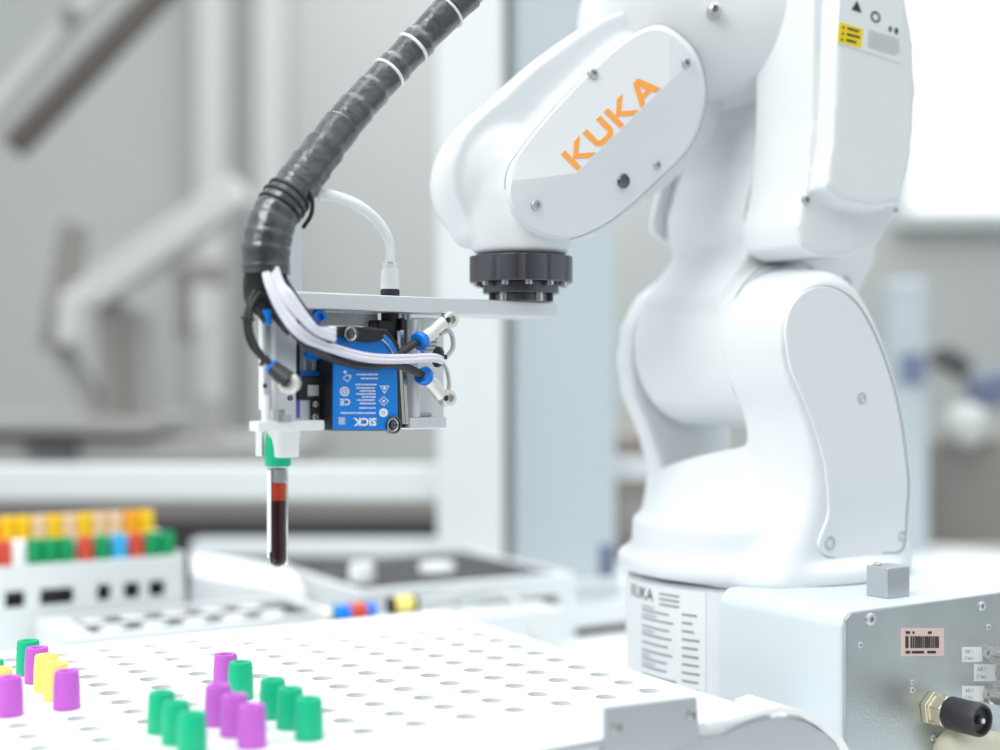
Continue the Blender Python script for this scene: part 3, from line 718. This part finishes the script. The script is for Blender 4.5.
# left fitting: elbow with steel head over the cylinder
lf = MB().cyl(P(273, 368, .866), P(290, 382, .862), .0050, .0062, 20)
lf = lf.build('hose_elbow', M['rubber'], tool, .0003)
MB().lathe(P(291, 383, .866), -V((.1, 1, 0)), [(.0066, 0), (.0066, .006), (.0055, .0075), (.0030, .0075), (.0028, .005), (0, .005)], 24).build('steel_head', M['brass'], lf)
MB().lathe(P(272, 367, .866), P(290, 382, .862)-P(272, 367, .866), [(.003, -.002), (.0048, -.001), (.0048, .0018), (.003, .002)], 18).build('release_ring', M['bluefit'], lf)
MB().cyl(P(267, 324, .871), P(267, 310, .871), .0032, .0030, 16).build('push_fitting', M['bluefit'], tool)
# clear loop at the right of the gripper
MB().tube([G(440, 334, -.008), G(449, 331, -.008), G(453, 340, -.008), G(452, 350, -.008), G(445, 358, -.008)], .0017, 10).build('clear_tube', M['clear'], cdt)
MB().tube([G(440, 360, -.008), G(446, 368, -.008), G(449, 382, -.008), G(448, 396, -.01)], .0014, 10).build('clear_tube', M['clear'], cdt)
# white air hose
MB().tube([P(318, 196, .898), P(330, 195, .90), P(355, 204, .905), P(376, 220, .918), P(388, 240, .93), ht+Z*.020, ht+Z*.012], .0036, 16, 10)\
    .build('white_air_hose', M['hose'])
tag(bpy.data.objects['white_air_hose'], 'curved white air hose plugged into the gripper bar behind the black cable bundle', 'hose')

# ------------------------------------------------------------------ held blood tube
TX = P(278, 520, .90); tz = lambda y: P(0, y, .90).z
bt = empty('blood_tube', (TX.x, TX.y, tz(572)), 'glass tube of dark blood with a green cap, hanging from the white gripper fingers', 'test tube')
ro, ri = .00665, .0057
prof = []
for k in range(9):
    a = pi/2*k/8; prof.append((ro*sin(a), ro-ro*cos(a)))
Lt = tz(466)-tz(572)+.004
prof += [(ro, Lt), (ri, Lt)]
for k in range(9):
    a = pi/2*(1-k/8); prof.append((ri*sin(a), .0011+ri-ri*cos(a)))
MB().lathe((TX.x, TX.y, tz(572)), Z, prof, 40, False).build('glass_tube', M['glass'], bt)
rl = ri-.00012
h_ = lambda y: tz(y)-tz(572)
prof = [(0, .0036)]+[(rl*sin(pi/2*k/8), .0036+rl-rl*cos(pi/2*k/8)) for k in range(1, 9)]+[(rl, h_(500)), (0, h_(500))]
MB().lathe((TX.x, TX.y, tz(572)), Z, prof, 40, False).build('blood', M['blood'], bt)
MB().lathe((TX.x, TX.y, tz(500)), Z, [(rl, .0001), (rl, tz(483)-tz(500)), (0, tz(483)-tz(500))], 40).build('serum', M['serum'], bt)
MB().lathe((TX.x, TX.y, tz(482)), Z, [(rl*.9, 0), (rl*.98, .001), (rl*.98, .0075), (rl*.9, .009)], 32).build('stopper', M['stopper'], bt)
MB().lathe((TX.x, TX.y, tz(466)), Z, [(.0078, 0), (.0084, .0006), (.0084, .0125), (.0074, .021), (.006, .0215)], 36).build('cap', M['green'], bt)
lp = MB()
for i in range(14):
    a_ = pi*.93+i/14*pi*.40; b2 = pi*.93+(i+1)/14*pi*.40
    q = [V((TX.x+cos(t)*(ro+.0002), TX.y+sin(t)*(ro+.0002), 0)) for t in (a_, b2)]
    zl = tz(551) if i > 11 else tz(557)
    lp.prism([q[0]+Z*zl, q[1]+Z*zl, q[1]+Z*tz(470), q[0]+Z*tz(470)], V((-cos(a_), -sin(a_), 0))*-.0002)
lp.build('paper_label', M['label'], bt)

# ------------------------------------------------------------------ perforated tray
TZ = .99
HO = V((-.01885, .98896, 0)); SA, SB = .02895, .03463
tray = empty('perforated_tray', (HO.x, HO.y, TB), 'white perforated tube tray with rows of round holes in front of the robot', 'tray')
iA, jA, iB, jB = -9, -18, 8, 4     # hole index range along E1 (i) and E2 (j)
top = MB(); NS = 24; rh = .0072; dpt = .004
def latt(i, j): return HO+E1*SA*i+E2*SB*j
cor = V((-.0536, 1.241, 0))
umin = (cor-HO).dot(E1); vmax = (cor-HO).dot(E2); umax = umin+.44
I0 = math.ceil((umin+.012)/SA); I1 = 4; J1 = math.floor((vmax-.010)/SB)
print('tray lattice', I0, I1, J1, umin, vmax)
J0 = -14
def sq(k, n=NS):
    t = 2*pi*k/n; cx, cy = cos(t), sin(t); mxx = max(abs(cx), abs(cy)); return cx/mxx, cy/mxx
for i in range(I0, I1+1):
    for j in range(J0, J1+1):
        c = latt(i, j)+Z*TZ
        sqv, cv, cv2 = [], [], []
        for k in range(NS):
            s_, t_ = sq(k); a_ = 2*pi*k/NS
            sqv.append(top.bm.verts.new(c+E1*SA/2*s_+E2*SB/2*t_))
            cv.append(top.bm.verts.new(c+(E1*cos(a_)+E2*sin(a_))*rh))
            cv2.append(top.bm.verts.new(c+(E1*cos(a_)+E2*sin(a_))*rh-Z*dpt))
        for k in range(NS):
            k2 = (k+1) % NS
            top.face([sqv[k], sqv[k2], cv[k2], cv[k]]); top.face([cv[k], cv[k2], cv2[k2], cv2[k]])
u0, u1, v0, v1 = (I0-.5)*SA, (I1+.5)*SA, (J0-.5)*SB, (J1+.5)*SB
def hp(u, v, z): return HO+E1*u+E2*v+Z*z
vmin = v0-.02
for (a_, b_, c_, d_) in ((umin, u0, vmin, vmax), (u1, umax, vmin, vmax), (u0, u1, vmin, v0), (u0, u1, v1, vmax)):
    top.poly([hp(a_, c_, TZ), hp(b_, c_, TZ), hp(b_, d_, TZ), hp(a_, d_, TZ)])
bmesh.ops.remove_doubles(top.bm, verts=top.bm.verts[:], dist=.00001)
hpo = top.build('hole_plate', M['tray'], tray)
for p_ in hpo.data.polygons: p_.use_smooth = False
for (ua, ub, va, vb) in ((umin, umin+.004, vmin, vmax), (umax-.004, umax, vmin, vmax), (umin+.004, umax-.004, vmax-.004, vmax), (umin+.004, umax-.004, vmin, vmin+.004)):
    MB().prism([hp(ua, va, TB+.001), hp(ub, va, TB+.001), hp(ub, vb, TB+.001), hp(ua, vb, TB+.001)], Z*(TZ-.0004-TB-.001)).build('side_panel', M['tray'], tray)
# stop bracket at the front edge with two bolts
pf0 = HO+E1*(umax+.0008)
def fr_(x, y, off=0): return on_plane(x, y, pf0+E1*off, E1)
brk_ = MB().prism([fr_(605, 775, .004), fr_(700, 738, .004), fr_(697.5, 697, .004), fr_(605, 708, .004)], -E1*.0035).build('end_bracket', M['alud'], tray, .0008)
for x, y in ((617, 727), (692, 714)): MB().screw(fr_(x, y, .004), E1, .0034).build('bolt', M['steel'], brk_)
MB().prism([fr_(500, 756, .001), fr_(604, 738, .001), fr_(604, 745, .001), fr_(500, 764, .001)], E1*.002).build('edge_strip', M['alud'], tray, .0004)
# rounded grey end guard at the right front corner
gd = [fr_(x, y, .002) for x, y in ((655, 790), (655, 752), (668, 743), (690, 739), (722, 737), (740, 728), (758, 721), (782, 717), (806, 722), (828, 735), (843, 752), (852, 775), (852, 800))]
MB().prism(gd, -E1*.002).build('corner_guard', M['alud'], tray, .0005, 2)
lip = [fr_(x, y, .003) for x, y in ((704, 722), (730, 718), (762, 709), (782, 706), (800, 709), (822, 719), (843, 738), (860, 768), (852, 772), (836, 742), (818, 726), (800, 716), (782, 713), (760, 716), (740, 722), (705, 728))]
MB().prism(lip, -E1*.003).build('rim', M['tray'], tray, .0006, 2)
lip2 = [fr_(x, y, -.0005) for x, y in ((786, 715), (800, 710), (822, 719), (843, 738), (860, 768), (852, 780), (786, 780))]
MB().prism(lip2, -E1*.05).build('corner_cheek', M['tray'], tray, .001, 2)
# ------------------------------------------------------------------ capped tubes in the tray
def tube_proto(cm_, r=.0083, h=.0236):
    t = empty('capped_tube', (0, 0, 0), 'x', 'test tube')
    c = MB()
    n = 48; prof = [(r*.97, 0), (r, .0008), (r*.98, h*.55), (r*.90, h*.94), (r*.84, h), (r*.52, h), (r*.46, h-.0006), (r*.42, h-.004), (0, h-.004)]
    c.lathe((0, 0, 0), Z, prof, n)
    for v in c.bm.verts:
        rad = sqrt(v.co.x**2+v.co.y**2)
        if rad > r*.86 and v.co.z < h*.96:
            a_ = atan2(v.co.y, v.co.x); kf = 1+.006*cos(a_*24); v.co.x *= kf; v.co.y *= kf
    c.build('cap', cm_, t)
    MB().lathe((0, 0, -.062), Z, [(0, 0), (.003, .0008), (.0056, .004), (.0062, .008), (.0062, .0625)], 24).build('tube', M['ptube'], t)
    return t
def copy_tree(o):
    c = o.copy(); COL.objects.link(c)
    for ch in o.children:
        d = ch.copy(); COL.objects.link(d); d.parent = c
    return c
protos = {}
def snap(px, py):
    g = ground(px, py-2.5, TZ); i = round((g-HO).dot(E1)/SA); j = round((g-HO).dot(E2)/SB)
    print('cap', px, py, 'idx %.2f %.2f' % ((g-HO).dot(E1)/SA, (g-HO).dot(E2)/SB))
    return i, j
used = set()
CAPS = [
 ('green', 308, 742, 'frontmost of the three green caps in the row right of the purple ones'),
 ('green', 289, 730, 'middle green cap in the row of three right of the purple ones'),
 ('green', 273, 718, 'rearmost of the three green caps in the row right of the purple ones'),
 ('green', 241, 700, 'lone green cap directly before the rearmost purple cap of the middle cluster'),
 ('purple', 227, 689, 'rearmost purple cap of the middle cluster, its dark opening showing'),
 ('purple', 218, 727, 'purple cap at the left of the three overlapping purple ones'),
 ('purple', 233, 739, 'purple cap between the other two overlapping purple ones'),
 ('purple', 249, 752, 'frontmost purple cap of the middle cluster, with one green row on each side'),
 ('green', 159, 734, 'rearmost green cap of the row left of the middle purple caps'),
 ('green', 172, 745, 'middle green cap of the row left of the middle purple caps'),
 ('green', 186, 758, 'frontmost green cap of the row left of the middle purple caps'),
 ('green', 34, 675, 'green cap at the back of the left cluster, its opening showing'),
 ('purple', 41, 685, 'purple cap behind the pale yellow ones in the left cluster'),
 ('yellow', 48, 694, 'rear one of the pale yellow caps beside the purple one in the left cluster'),
 ('yellow', 56, 703, 'front one of the pale yellow caps directly behind a purple cap'),
 ('purple', 66, 712, 'purple cap in front of the pale yellow ones in the left cluster'),
 ('purple', 10, 719, 'purple cap cut by the left edge of the photo'),
 ('yellow', 0, 706, 'pale yellow cap at the left edge behind a purple cap'),
 ('green', -8, 697, 'sliver of a green cap at the left edge behind a pale yellow one'),
]
for cn, px, py, lb in CAPS:
    i, j = snap(px, py)
    if (i, j) in used: print('  DUP')
    used.add((i, j))
    if cn not in protos: protos[cn] = tube_proto(M[cn]); t = protos[cn]
    else: t = copy_tree(protos[cn])
    p = latt(i, j); t.location = (p.x, p.y, TZ+.0002); t['label'] = lb; t['group'] = 'capped tubes standing in the perforated tray'
#@@BACKGROUND
# ------------------------------------------------------------------ frame behind the table
def pbox(mb, x0, y0, x1, y1, Y, depth, yaw=0.0):
    a, b = P(x0, y1, Y), P(x1, y0, Y); c = (a+b)/2
    X_ = V((cos(yaw), sin(yaw), 0)); D_ = V((-sin(yaw), cos(yaw), 0))
    return mb.box(c+D_*depth/2, (b.x-a.x, depth, b.z-a.z), X_, D_)
fr = empty('machine_frame', P(500, 594, 1.9), 'white upright post frame with horizontal rails standing behind the trays', 'frame')
def post(x0, x1, Y, dep, m, name, ytop=-400):
    a, b = P(x0, 0, Y), P(x1, 0, Y); zt = 1.2+(375-ytop)/F*Y
    return MB().box(((a.x+b.x)/2, Y+dep/2, (TB+zt)/2+.001), (b.x-a.x, dep, zt-TB)).build(name, m, fr, .004, 3)
post(437, 504, 1.9, .08, M['whitem'], 'post'); post(512, 616, 1.93, .09, M['greyp'], 'post')
MB().box(P(508, 300, 1.945)+V((0, .02, 0)), (.014, .03, .9)).build('groove', M['mgrey'], fr)
pbox(MB(), -260, 466, 445, 501, 1.93, .05).build('rail', M['whitem'], fr, .006, 3)
pbox(MB(), 190, 541, 445, 558, 1.93, .05).build('rail', M['whitem'], fr, .004, 3)
for x in (-180,): pbox(MB(), x, 480, x+22, 592, 1.935, .04).build('stay', M['whitem'], fr, .003)
pbox(MB(), 560, 458, 740, 480, 2.03, .04).build('rail', M['whitem'], fr, .004)
# ------------------------------------------------------------------ black platform with white rim
C1 = ground(576, 573, .975)
pf = empty('platform', (C1.x, C1.y, TB), 'white box platform with a black top, in front of the white posts', 'platform')
def ebox(mb, c, u, v, z0, z1):
    """box from corner c along E2*u and -E1*v"""
    return mb.prism([V((c.x, c.y, z0)), V((c.x, c.y, z0))+E2*u, V((c.x, c.y, z0))+E2*u-E1*v, V((c.x, c.y, z0))-E1*v], Z*(z1-z0))
cL = C1-E2*.27
LP_, DP_ = .27, .23
ebox(MB(), cL, LP_, .014, .951, .975).build('front_beam', M['whitem'], pf, .002)
ebox(MB(), cL, LP_, .014, TB+.001, .925).build('front_beam', M['whitem'], pf, .002)
for s in (0, .12, .248): ebox(MB(), cL+E2*s, .022, .0138, .924, .952).build('upright', M['whitem'], pf)
ebox(MB(), cL-E1*.015, .012, DP_, TB+.001, .975).build('end_panel', M['whitem'], pf, .002)
ebox(MB(), C1-E2*.012-E1*.015, .012, DP_, TB+.001, .975).build('end_panel', M['whitem'], pf, .002)
ebox(MB(), cL-E1*.015+E2*.013, LP_-.026, DP_, .962, .9735).build('black_top', M['slate'], pf, .001)
hh_ = MB()
for a in range(8):
    for b in range(6):
        c = cL-E1*(.035+b*.034)+E2*(.03+a*.029); hh_.cyl(V((c.x, c.y, .9734)), V((c.x, c.y, .9742)), .009, n=16)
hh_.build('dot_pattern', M['dgrey'], pf)
def puck(x, y, z, r, h, lb, m=M['white'], grp='white discs on the black boards'):
    c = ground(x, y, z); o = MB().lathe(c, Z, [(r, 0), (r, h*.8), (r*.94, h), (r*.5, h), (r*.45, h*.8), (0, h*.8)], 28).build('round_disc', m)
    return tag(o, lb, 'disc', grp)
puck(437, 571, .9745, .021, .009, 'white disc lying on the black platform near the white post')
puck(362, 581, .9745, .014, .020, 'white knob-like disc at the left end of the black platform')
# ------------------------------------------------------------------ aluminium rail right of the platform
c = ground(500, 632, .915)
ra = empty('table_rail', (c.x, c.y, TB), 'light grey aluminium rail along the table between platform and robot base', 'rail')
ebox(MB(), c, .55, .05, TB+.008, .935).build('profile', M['alu'], ra, .002)
ebox(MB(), c-E1*.055, .55, .01, TB+.002, .955).build('back_flange', M['alu'], ra, .001)
ebox(MB(), c+E1*.004, .55, .05, TB+.001, TB+.008).build('gap_shadow', M['black'], ra)  # black strip standing in for the shaded gap under the rail
c = P(606, 595, 1.72); o = MB().box((c.x, c.y, .945), (.018, .02, .09)).build('blue_clip', M['navy']); 
c2 = P(622, 600, 1.70); MB().lathe((c2.x, c2.y, TB+.001), Z, [(.012, 0), (.012, .05), (.006, .055), (.006, .07), (0, .07)], 20).build('knob', M['white'], o)
tag(o, 'small navy clip beside a white knob at the foot of the grey post', 'clip')
# ------------------------------------------------------------------ disc tray
NLc = ground(62, 638, .962)
dt = empty('disc_tray', (NLc.x, NLc.y, TB), 'white tray with black wells and white discs behind the perforated tray', 'tray')
ebox(MB(), NLc, .27, .12, TB+.001, .955).build('tray_body', M['whitem'], dt, .003)
for (u, v, lu, lv) in ((0, 0, .27, .012), (0, .108, .27, .012), (0, .012, .03, .096), (.258, .012, .012, .096)):
    ebox(MB(), NLc+E2*u-E1*v, lu, lv, .955, .962).build('rim', M['whitem'], dt, .001)
ebox(MB(), NLc+E2*.03-E1*.012, .228, .096, .955, .957).build('well_plate', M['slate'], dt)
for a in range(5):
    for b in range(3):
        cc = NLc+E2*(.050+a*.0405+(b%2)*.012)-E1*(.028+b*.0320)
        o = MB().lathe((cc.x, cc.y, .9572), Z, [(.0128, 0), (.0128, .0006), (.0122, .0010), (0, .0010)], 28).build('round_disc', M['white'])
        side = ('front row', 'middle row', 'rear row')[b]
        tag(o, 'white disc in the %s of the disc tray, %s from its left end' % (side, ('first', 'second', 'third', 'fourth', 'fifth', 'sixth', 'seventh', 'eighth', 'ninth')[a]), 'disc', 'white discs in the disc tray')
# bench block with sensor and connector on it
cb_ = ground(296, 634, .958)
o = ebox(MB(), cb_, .30, .055, TB+.001, .958).build('bench_block', M['whitem'], None, .003); tag(o, 'low white block behind the far edge of the perforated tray', 'block')
c = ground(352, 622, .958); sn = empty('lying_sensor', (c.x, c.y, .958), 'blue cylindrical sensor with red window lying behind the perforated tray', 'sensor')
ax = (E2*1.0+V((0, 0, 0))).normalized(); c = c+Z*.0095
MB().lathe(c-ax*.020, ax, [(.007, 0), (.009, .001), (.009, .043), (.007, .044)], 24).build('blue_sleeve', M['bluefit'], sn)
MB().lathe(c-ax*.034, ax, [(.006, 0), (.0068, .002), (.0068, .0145)], 20).build('steel_tip', M['brass'], sn)
MB().lathe(c-ax*.0235, ax, [(.0074, 0), (.0074, .003)], 20).build('green_ring', M['dgreen'], sn)
MB().lathe(c-ax*.004, ax, [(.0094, 0), (.0094, .017)], 24).build('red_window', M['red'], sn)
c = ground(402, 614, .958); cn = empty('cable_connector', (c.x, c.y, .958), 'yellow connector with black rings and pale cable behind the tray', 'connector')
c = c+Z*.0095
MB().lathe(c-ax*.010, ax, [(.009, 0), (.009, .020)], 24).build('yellow_body', M['yellow'], cn)
for s in (-.015, .0105): MB().lathe(c+ax*s, ax, [(.008, 0), (.0095, .001), (.0095, .004), (.008, .005)], 24).build('black_ring', M['black'], cn)
MB().tube([c+ax*.016, c+ax*.04+Z*.002, c+ax*.08+Z*.010, c+ax*.115+Z*.004, c+ax*.125+E1*.03-Z*.01, c+ax*.125+E1*.06-Z*.035], .0032, 10).build('pale_cable', M['lgrey'], cn)
# white angled block beside the rack
o = MB().hull([V((p.x, p.y, TB+.001)) for p in (P(190, 0, 1.475), P(308, 0, 1.535), P(290, 0, 1.565), P(190, 0, 1.60))]+[P(190, 574, 1.475), P(308, 594, 1.535), P(288, 566, 1.56), P(190, 556, 1.56), P(190, 552, 1.60), P(290, 570, 1.565)]).build('sloping_cover', M['white'], None, .006, 3)
tag(o, 'white sloping cover between the cap rack and the black platform', 'cover')
# ------------------------------------------------------------------ tube rack at the left
RT = 1.012; RC = ground(180, 556, RT)
rk = empty('tube_rack', (RC.x, RC.y, TB), 'white stepped rack holding two rows of coloured caps at the left', 'rack')
r0 = RC-E2*.45
fm = MB(); ebox(fm, r0, .45, .0055, RT-.024, RT)
fm.build('front_beam', M['whitem'], rk, .001)
ebox(MB(), r0, .45, .005, TB+.001, RT-.040).build('front_panel', M['whitem'], rk, .001)
def s_at(px):
    k = (px-500)/F; return (k*r0.y-r0.x)/(E2.x-k*E2.y)
for xa, xb in ((-60, 5), (25, 40), (74, 97), (111, 124), (140, 149), (165, 181)): ebox(MB(), r0+E2*s_at(xa), s_at(xb)-s_at(xa), .0052, RT-.041, RT-.023).build('slot_bar', M['whitem'], rk)
ebox(MB(), r0-E1*.006, .45, .028, RT-.004, RT).build('lower_shelf', M['whitem'], rk)
ebox(MB(), r0-E1*.034, .45, .05, TB+.001, RT+.020).build('upper_step', M['whitem'], rk, .001)
ebox(MB(), r0-E1*.02, .44, .004, TB+.001, RT-.01).build('dark_insert', M['dgrey'], rk)
ebox(MB(), r0+E2*.450, .005, .084, TB+.001, RT+.004).build('end_panel', M['whitem'], rk, .001)
def rcap(px, row, cn, lb):
    v = .018 if row == 0 else .055; z = RT+.0002 if row == 0 else RT+.0202
    # point of the row line seen at this pixel column
    b = r0-E1*v; k = (px-500)/F; s = (k*b.y-b.x)/(E2.x-k*E2.y); p = b+E2*s
    m_ = M[cn]
    c = MB().lathe((0, 0, 0), Z, [(.0083, 0), (.0085, .001), (.0082, .015), (.0076, .023), (.007, .024), (.0042, .024), (.0038, .020), (0, .020)], 28)
    o = c.build('sample_tube', m_); o.location = (p.x, p.y, z)
    tag(o, lb, 'test tube', 'coloured caps in the left rack')
fc = [(-12, 'red'), (4, 'red'), (18, 'white'), (34, 'dgreen'), (50, 'dgreen'), (66, 'dgreen'), (85, 'red'), (102, 'dgreen'), (119, 'sky'), (136, 'red'), (152, 'dgreen'), (167, 'dgreen')]
nm_ = dict(red='red', white='white', dgreen='green', sky='light blue', gold='yellow', amber='orange', peach='beige')
ordn = ['twelfth', 'eleventh', 'tenth', 'ninth', 'eighth', 'seventh', 'sixth', 'fifth', 'fourth', 'third', 'second', 'first']
for k, (x, c) in enumerate(fc): rcap(x, 0, c, '%s cap in the front row of the left rack, %s from its right end' % (nm_[c], ordn[k]))
bc = [(-6, 'amber'), (10, 'gold'), (26, 'gold'), (42, 'peach'), (57, 'gold'), (72, 'peach'), (87, 'gold'), (102, 'peach'), (118, 'peach'), (134, 'amber'), (149, 'gold')]
for k, (x, c) in enumerate(bc): rcap(x-3, 1, c, '%s cap in the rear raised row of the left rack, %s from its right end' % (nm_[c], ordn[k+1]))
# ------------------------------------------------------------------ far background, out of focus
structure('wall_reflection_1', pbox(MB(), 196, -300, 226, 700, 3.9, .06), M['lgrey'])  # paler strips paint glassy reflections onto the back wall
structure('wall_reflection_2', pbox(MB(), 256, -300, 284, 700, 3.9, .06), M['lgrey'])
# large bright window at the right
wx0, wx1 = P(905, 0, 3.98).x, P(1180, 0, 3.98).x; wz0, wz1 = P(0, 212, 3.98).z, P(0, -120, 3.98).z
o = MB().box(((wx0+wx1)/2, 3.985, (wz0+wz1)/2), (wx1-wx0, .01, wz1-wz0)).build('window_1', mat('window_daylight', (0.93, 0.97, 1.0), .3, emit=.5)); o['kind'] = 'structure'
for (a, b, c_, d) in ((wx0, wx1, wz0-.04, wz0), (wx0, wx1, wz1, wz1+.04), (wx0-.04, wx0, wz0-.04, wz1+.04)):
    MB().box(((a+b)/2, 3.965, (c_+d)/2), (b-a, .05, d-c_)).build('window_frame', M['whitem'], o)
# slanted strut at the upper left
def bar(mb, x0, y0, x1, y1, wpx, Y, dep):
    a, b = P(x0, y0, Y), P(x1, y1, Y); d = (b-a).normalized(); n = V((-d.z, 0, d.x)); W = wpx/F*Y/2
    return mb.prism([a-n*W, b-n*W, b+n*W, a+n*W], V((0, dep, 0)))
su = empty('ceiling_strut', P(80, 60, 2.6), 'dark brown slanted strut with a pale strip, blurred at the upper left', 'strut')
bar(MB(), 8, 146, 190, -46, 22, 2.6, .05).build('dark_beam', mat('dark_brown_beam', (.11, .095, .088), .6), su, .004)
bar(MB(), -30, 130, 130, -50, 16, 2.64, .04).build('pale_strip', M['lgrey'], su, .004)
MB().cyl(P(70, 16, 2.56), P(70, 16, 2.64), .016, n=20).build('knob', M['brown'], su)
# blurred handling robot behind the rail
TAUPE = mat('taupe_steel', (.29, .27, .255), .6)
br = empty('handling_machine', P(150, 465, 2.7), 'blurred pale and dark handling machine with a slanted arm at the left', 'machine')
bar(MB(), 78, 300, 240, 186, 34, 2.7, .08).build('slanted_arm', M['lgrey'], br, .01)
bar(MB(), 50, 350, 72, 222, 26, 2.72, .05).build('dark_panel', TAUPE, br, .008)
bar(MB(), 66, 345, 70, 290, 26, 2.66, .05).build('pale_head', M['lgrey'], br, .01)
bar(MB(), 112, 425, 108, 300, 24, 2.74, .08).build('column', TAUPE, br, .01)
bar(MB(), 140, 420, 132, 310, 26, 2.78, .08).build('column', M['mgrey'], br, .01)
bar(MB(), 170, 272, 220, 272, 24, 2.7, .06).build('crossbar', TAUPE, br, .01)
bar(MB(), 181, 340, 181, 270, 15, 2.7, .06).build('stem', TAUPE, br, .008)
bar(MB(), 200, 330, 200, 285, 18, 2.68, .05).build('sleeve', M['lgrey'], br, .008)
bar(MB(), 208, 462, 208, 395, 22, 2.7, .06).build('foot_post', M['mgrey'], br, .008)
bar(MB(), 60, 350, 110, 440, 18, 2.76, .05).build('brace', M['mgrey'], br, .008)
bar(MB(), -150, 424, 150, 428, 14, 2.6, .5).build('shelf', M['mgrey'], br, .004)
bar(MB(), -150, 452, 300, 454, 22, 2.62, .5).build('shelf', M['mgrey'], br, .004)
bar(MB(), 25, 450, 72, 451, 16, 2.58, .04).build('dark_box', M['dgrey'], br, .004)
bar(MB(), -150, 506, 470, 506, 32, 2.66, .4).build('lower_cabinet', TAUPE, br, .004)
bar(MB(), -150, 550, 470, 550, 60, 2.64, .4).build('lower_cabinet', M['slate'], br, .004)
def zfloor(o_): return o_
c = P(150, 0, 2.8)
MB().box((P(140, 0, 2.8).x, 2.85, .40), (1.0, .4, .76)).build('cabinet_base', M['mgrey'], br)
# brown cabinet seen between the post and the robot
bb_ = empty('storage_cabinet', (P(650, 0, 2.5).x, 2.6, 0), 'brown grey cabinet blurred between the grey post and the robot', 'cabinet')
a, b = P(614, 585, 2.5), P(720, 436, 2.5)
MB().box(((a.x+b.x)/2, 2.65, b.z/2), (b.x-a.x, .3, b.z)).build('cabinet_body', mat('brown_cabinet', (0.30, 0.265, 0.235), .6), bb_, .006)
pbox(MB(), 620, 500, 650, 540, 2.49, .012).build('drawer_front', M['mgrey'], bb_, .003)
# blurred analyser at the right
an = empty('laboratory_analyser', (P(970, 0, 2.5).x, 2.7, 0), 'blurred grey brown cabinet with dark and white instrument on top, right edge', 'analyser')
a, b = P(938, 600, 2.5), P(1120, 440, 2.5)
MB().box(((a.x+b.x)/2, 2.7, b.z/2), (b.x-a.x, .4, b.z)).build('cabinet_body', mat('warm_grey_cabinet', (0.27, 0.255, 0.235), .6), an, .01)
pbox(MB(), 925, 552, 1110, 562, 2.40, .1).build('shelf', M['lgrey'], an, .004)
pbox(MB(), 925, 580, 1110, 590, 2.36, .1).build('shelf', M['lgrey'], an, .004)
bar(MB(), 942, 352, 972, 372, 22, 2.5, .08).build('dark_head', M['dgrey'], an, .012)
bar(MB(), 955, 360, 965, 440, 26, 2.52, .10).build('arm', M['lgrey'], an, .012)
bar(MB(), 972, 395, 1020, 385, 34, 2.5, .08).build('navy_body', M['navy'], an, .012)
s_ = MB(); bmesh.ops.create_uvsphere(s_.bm, u_segments=24, v_segments=16, radius=.04, matrix=Matrix.Translation(P(968, 425, 2.48)))
s_.build('white_knob', M['lgrey'], an)
o = empty('white_pillar', (P(916, 0, 2.3).x, 2.35, 0), 'pale blurred pillar directly right of the robot arm', 'pillar')
a, b = P(895, 0, 2.3), P(932, 0, 2.3)
MB().box(((a.x+b.x)/2, 2.35, .68), (b.x-a.x, .08, 1.36)).build('pillar_body', M['greyp'], o, .01)
MB().box(((a.x+b.x)/2, 2.31, 1.21), (b.x-a.x-.02, .02, .05)).build('blue_band', M['navy'], o, .004)
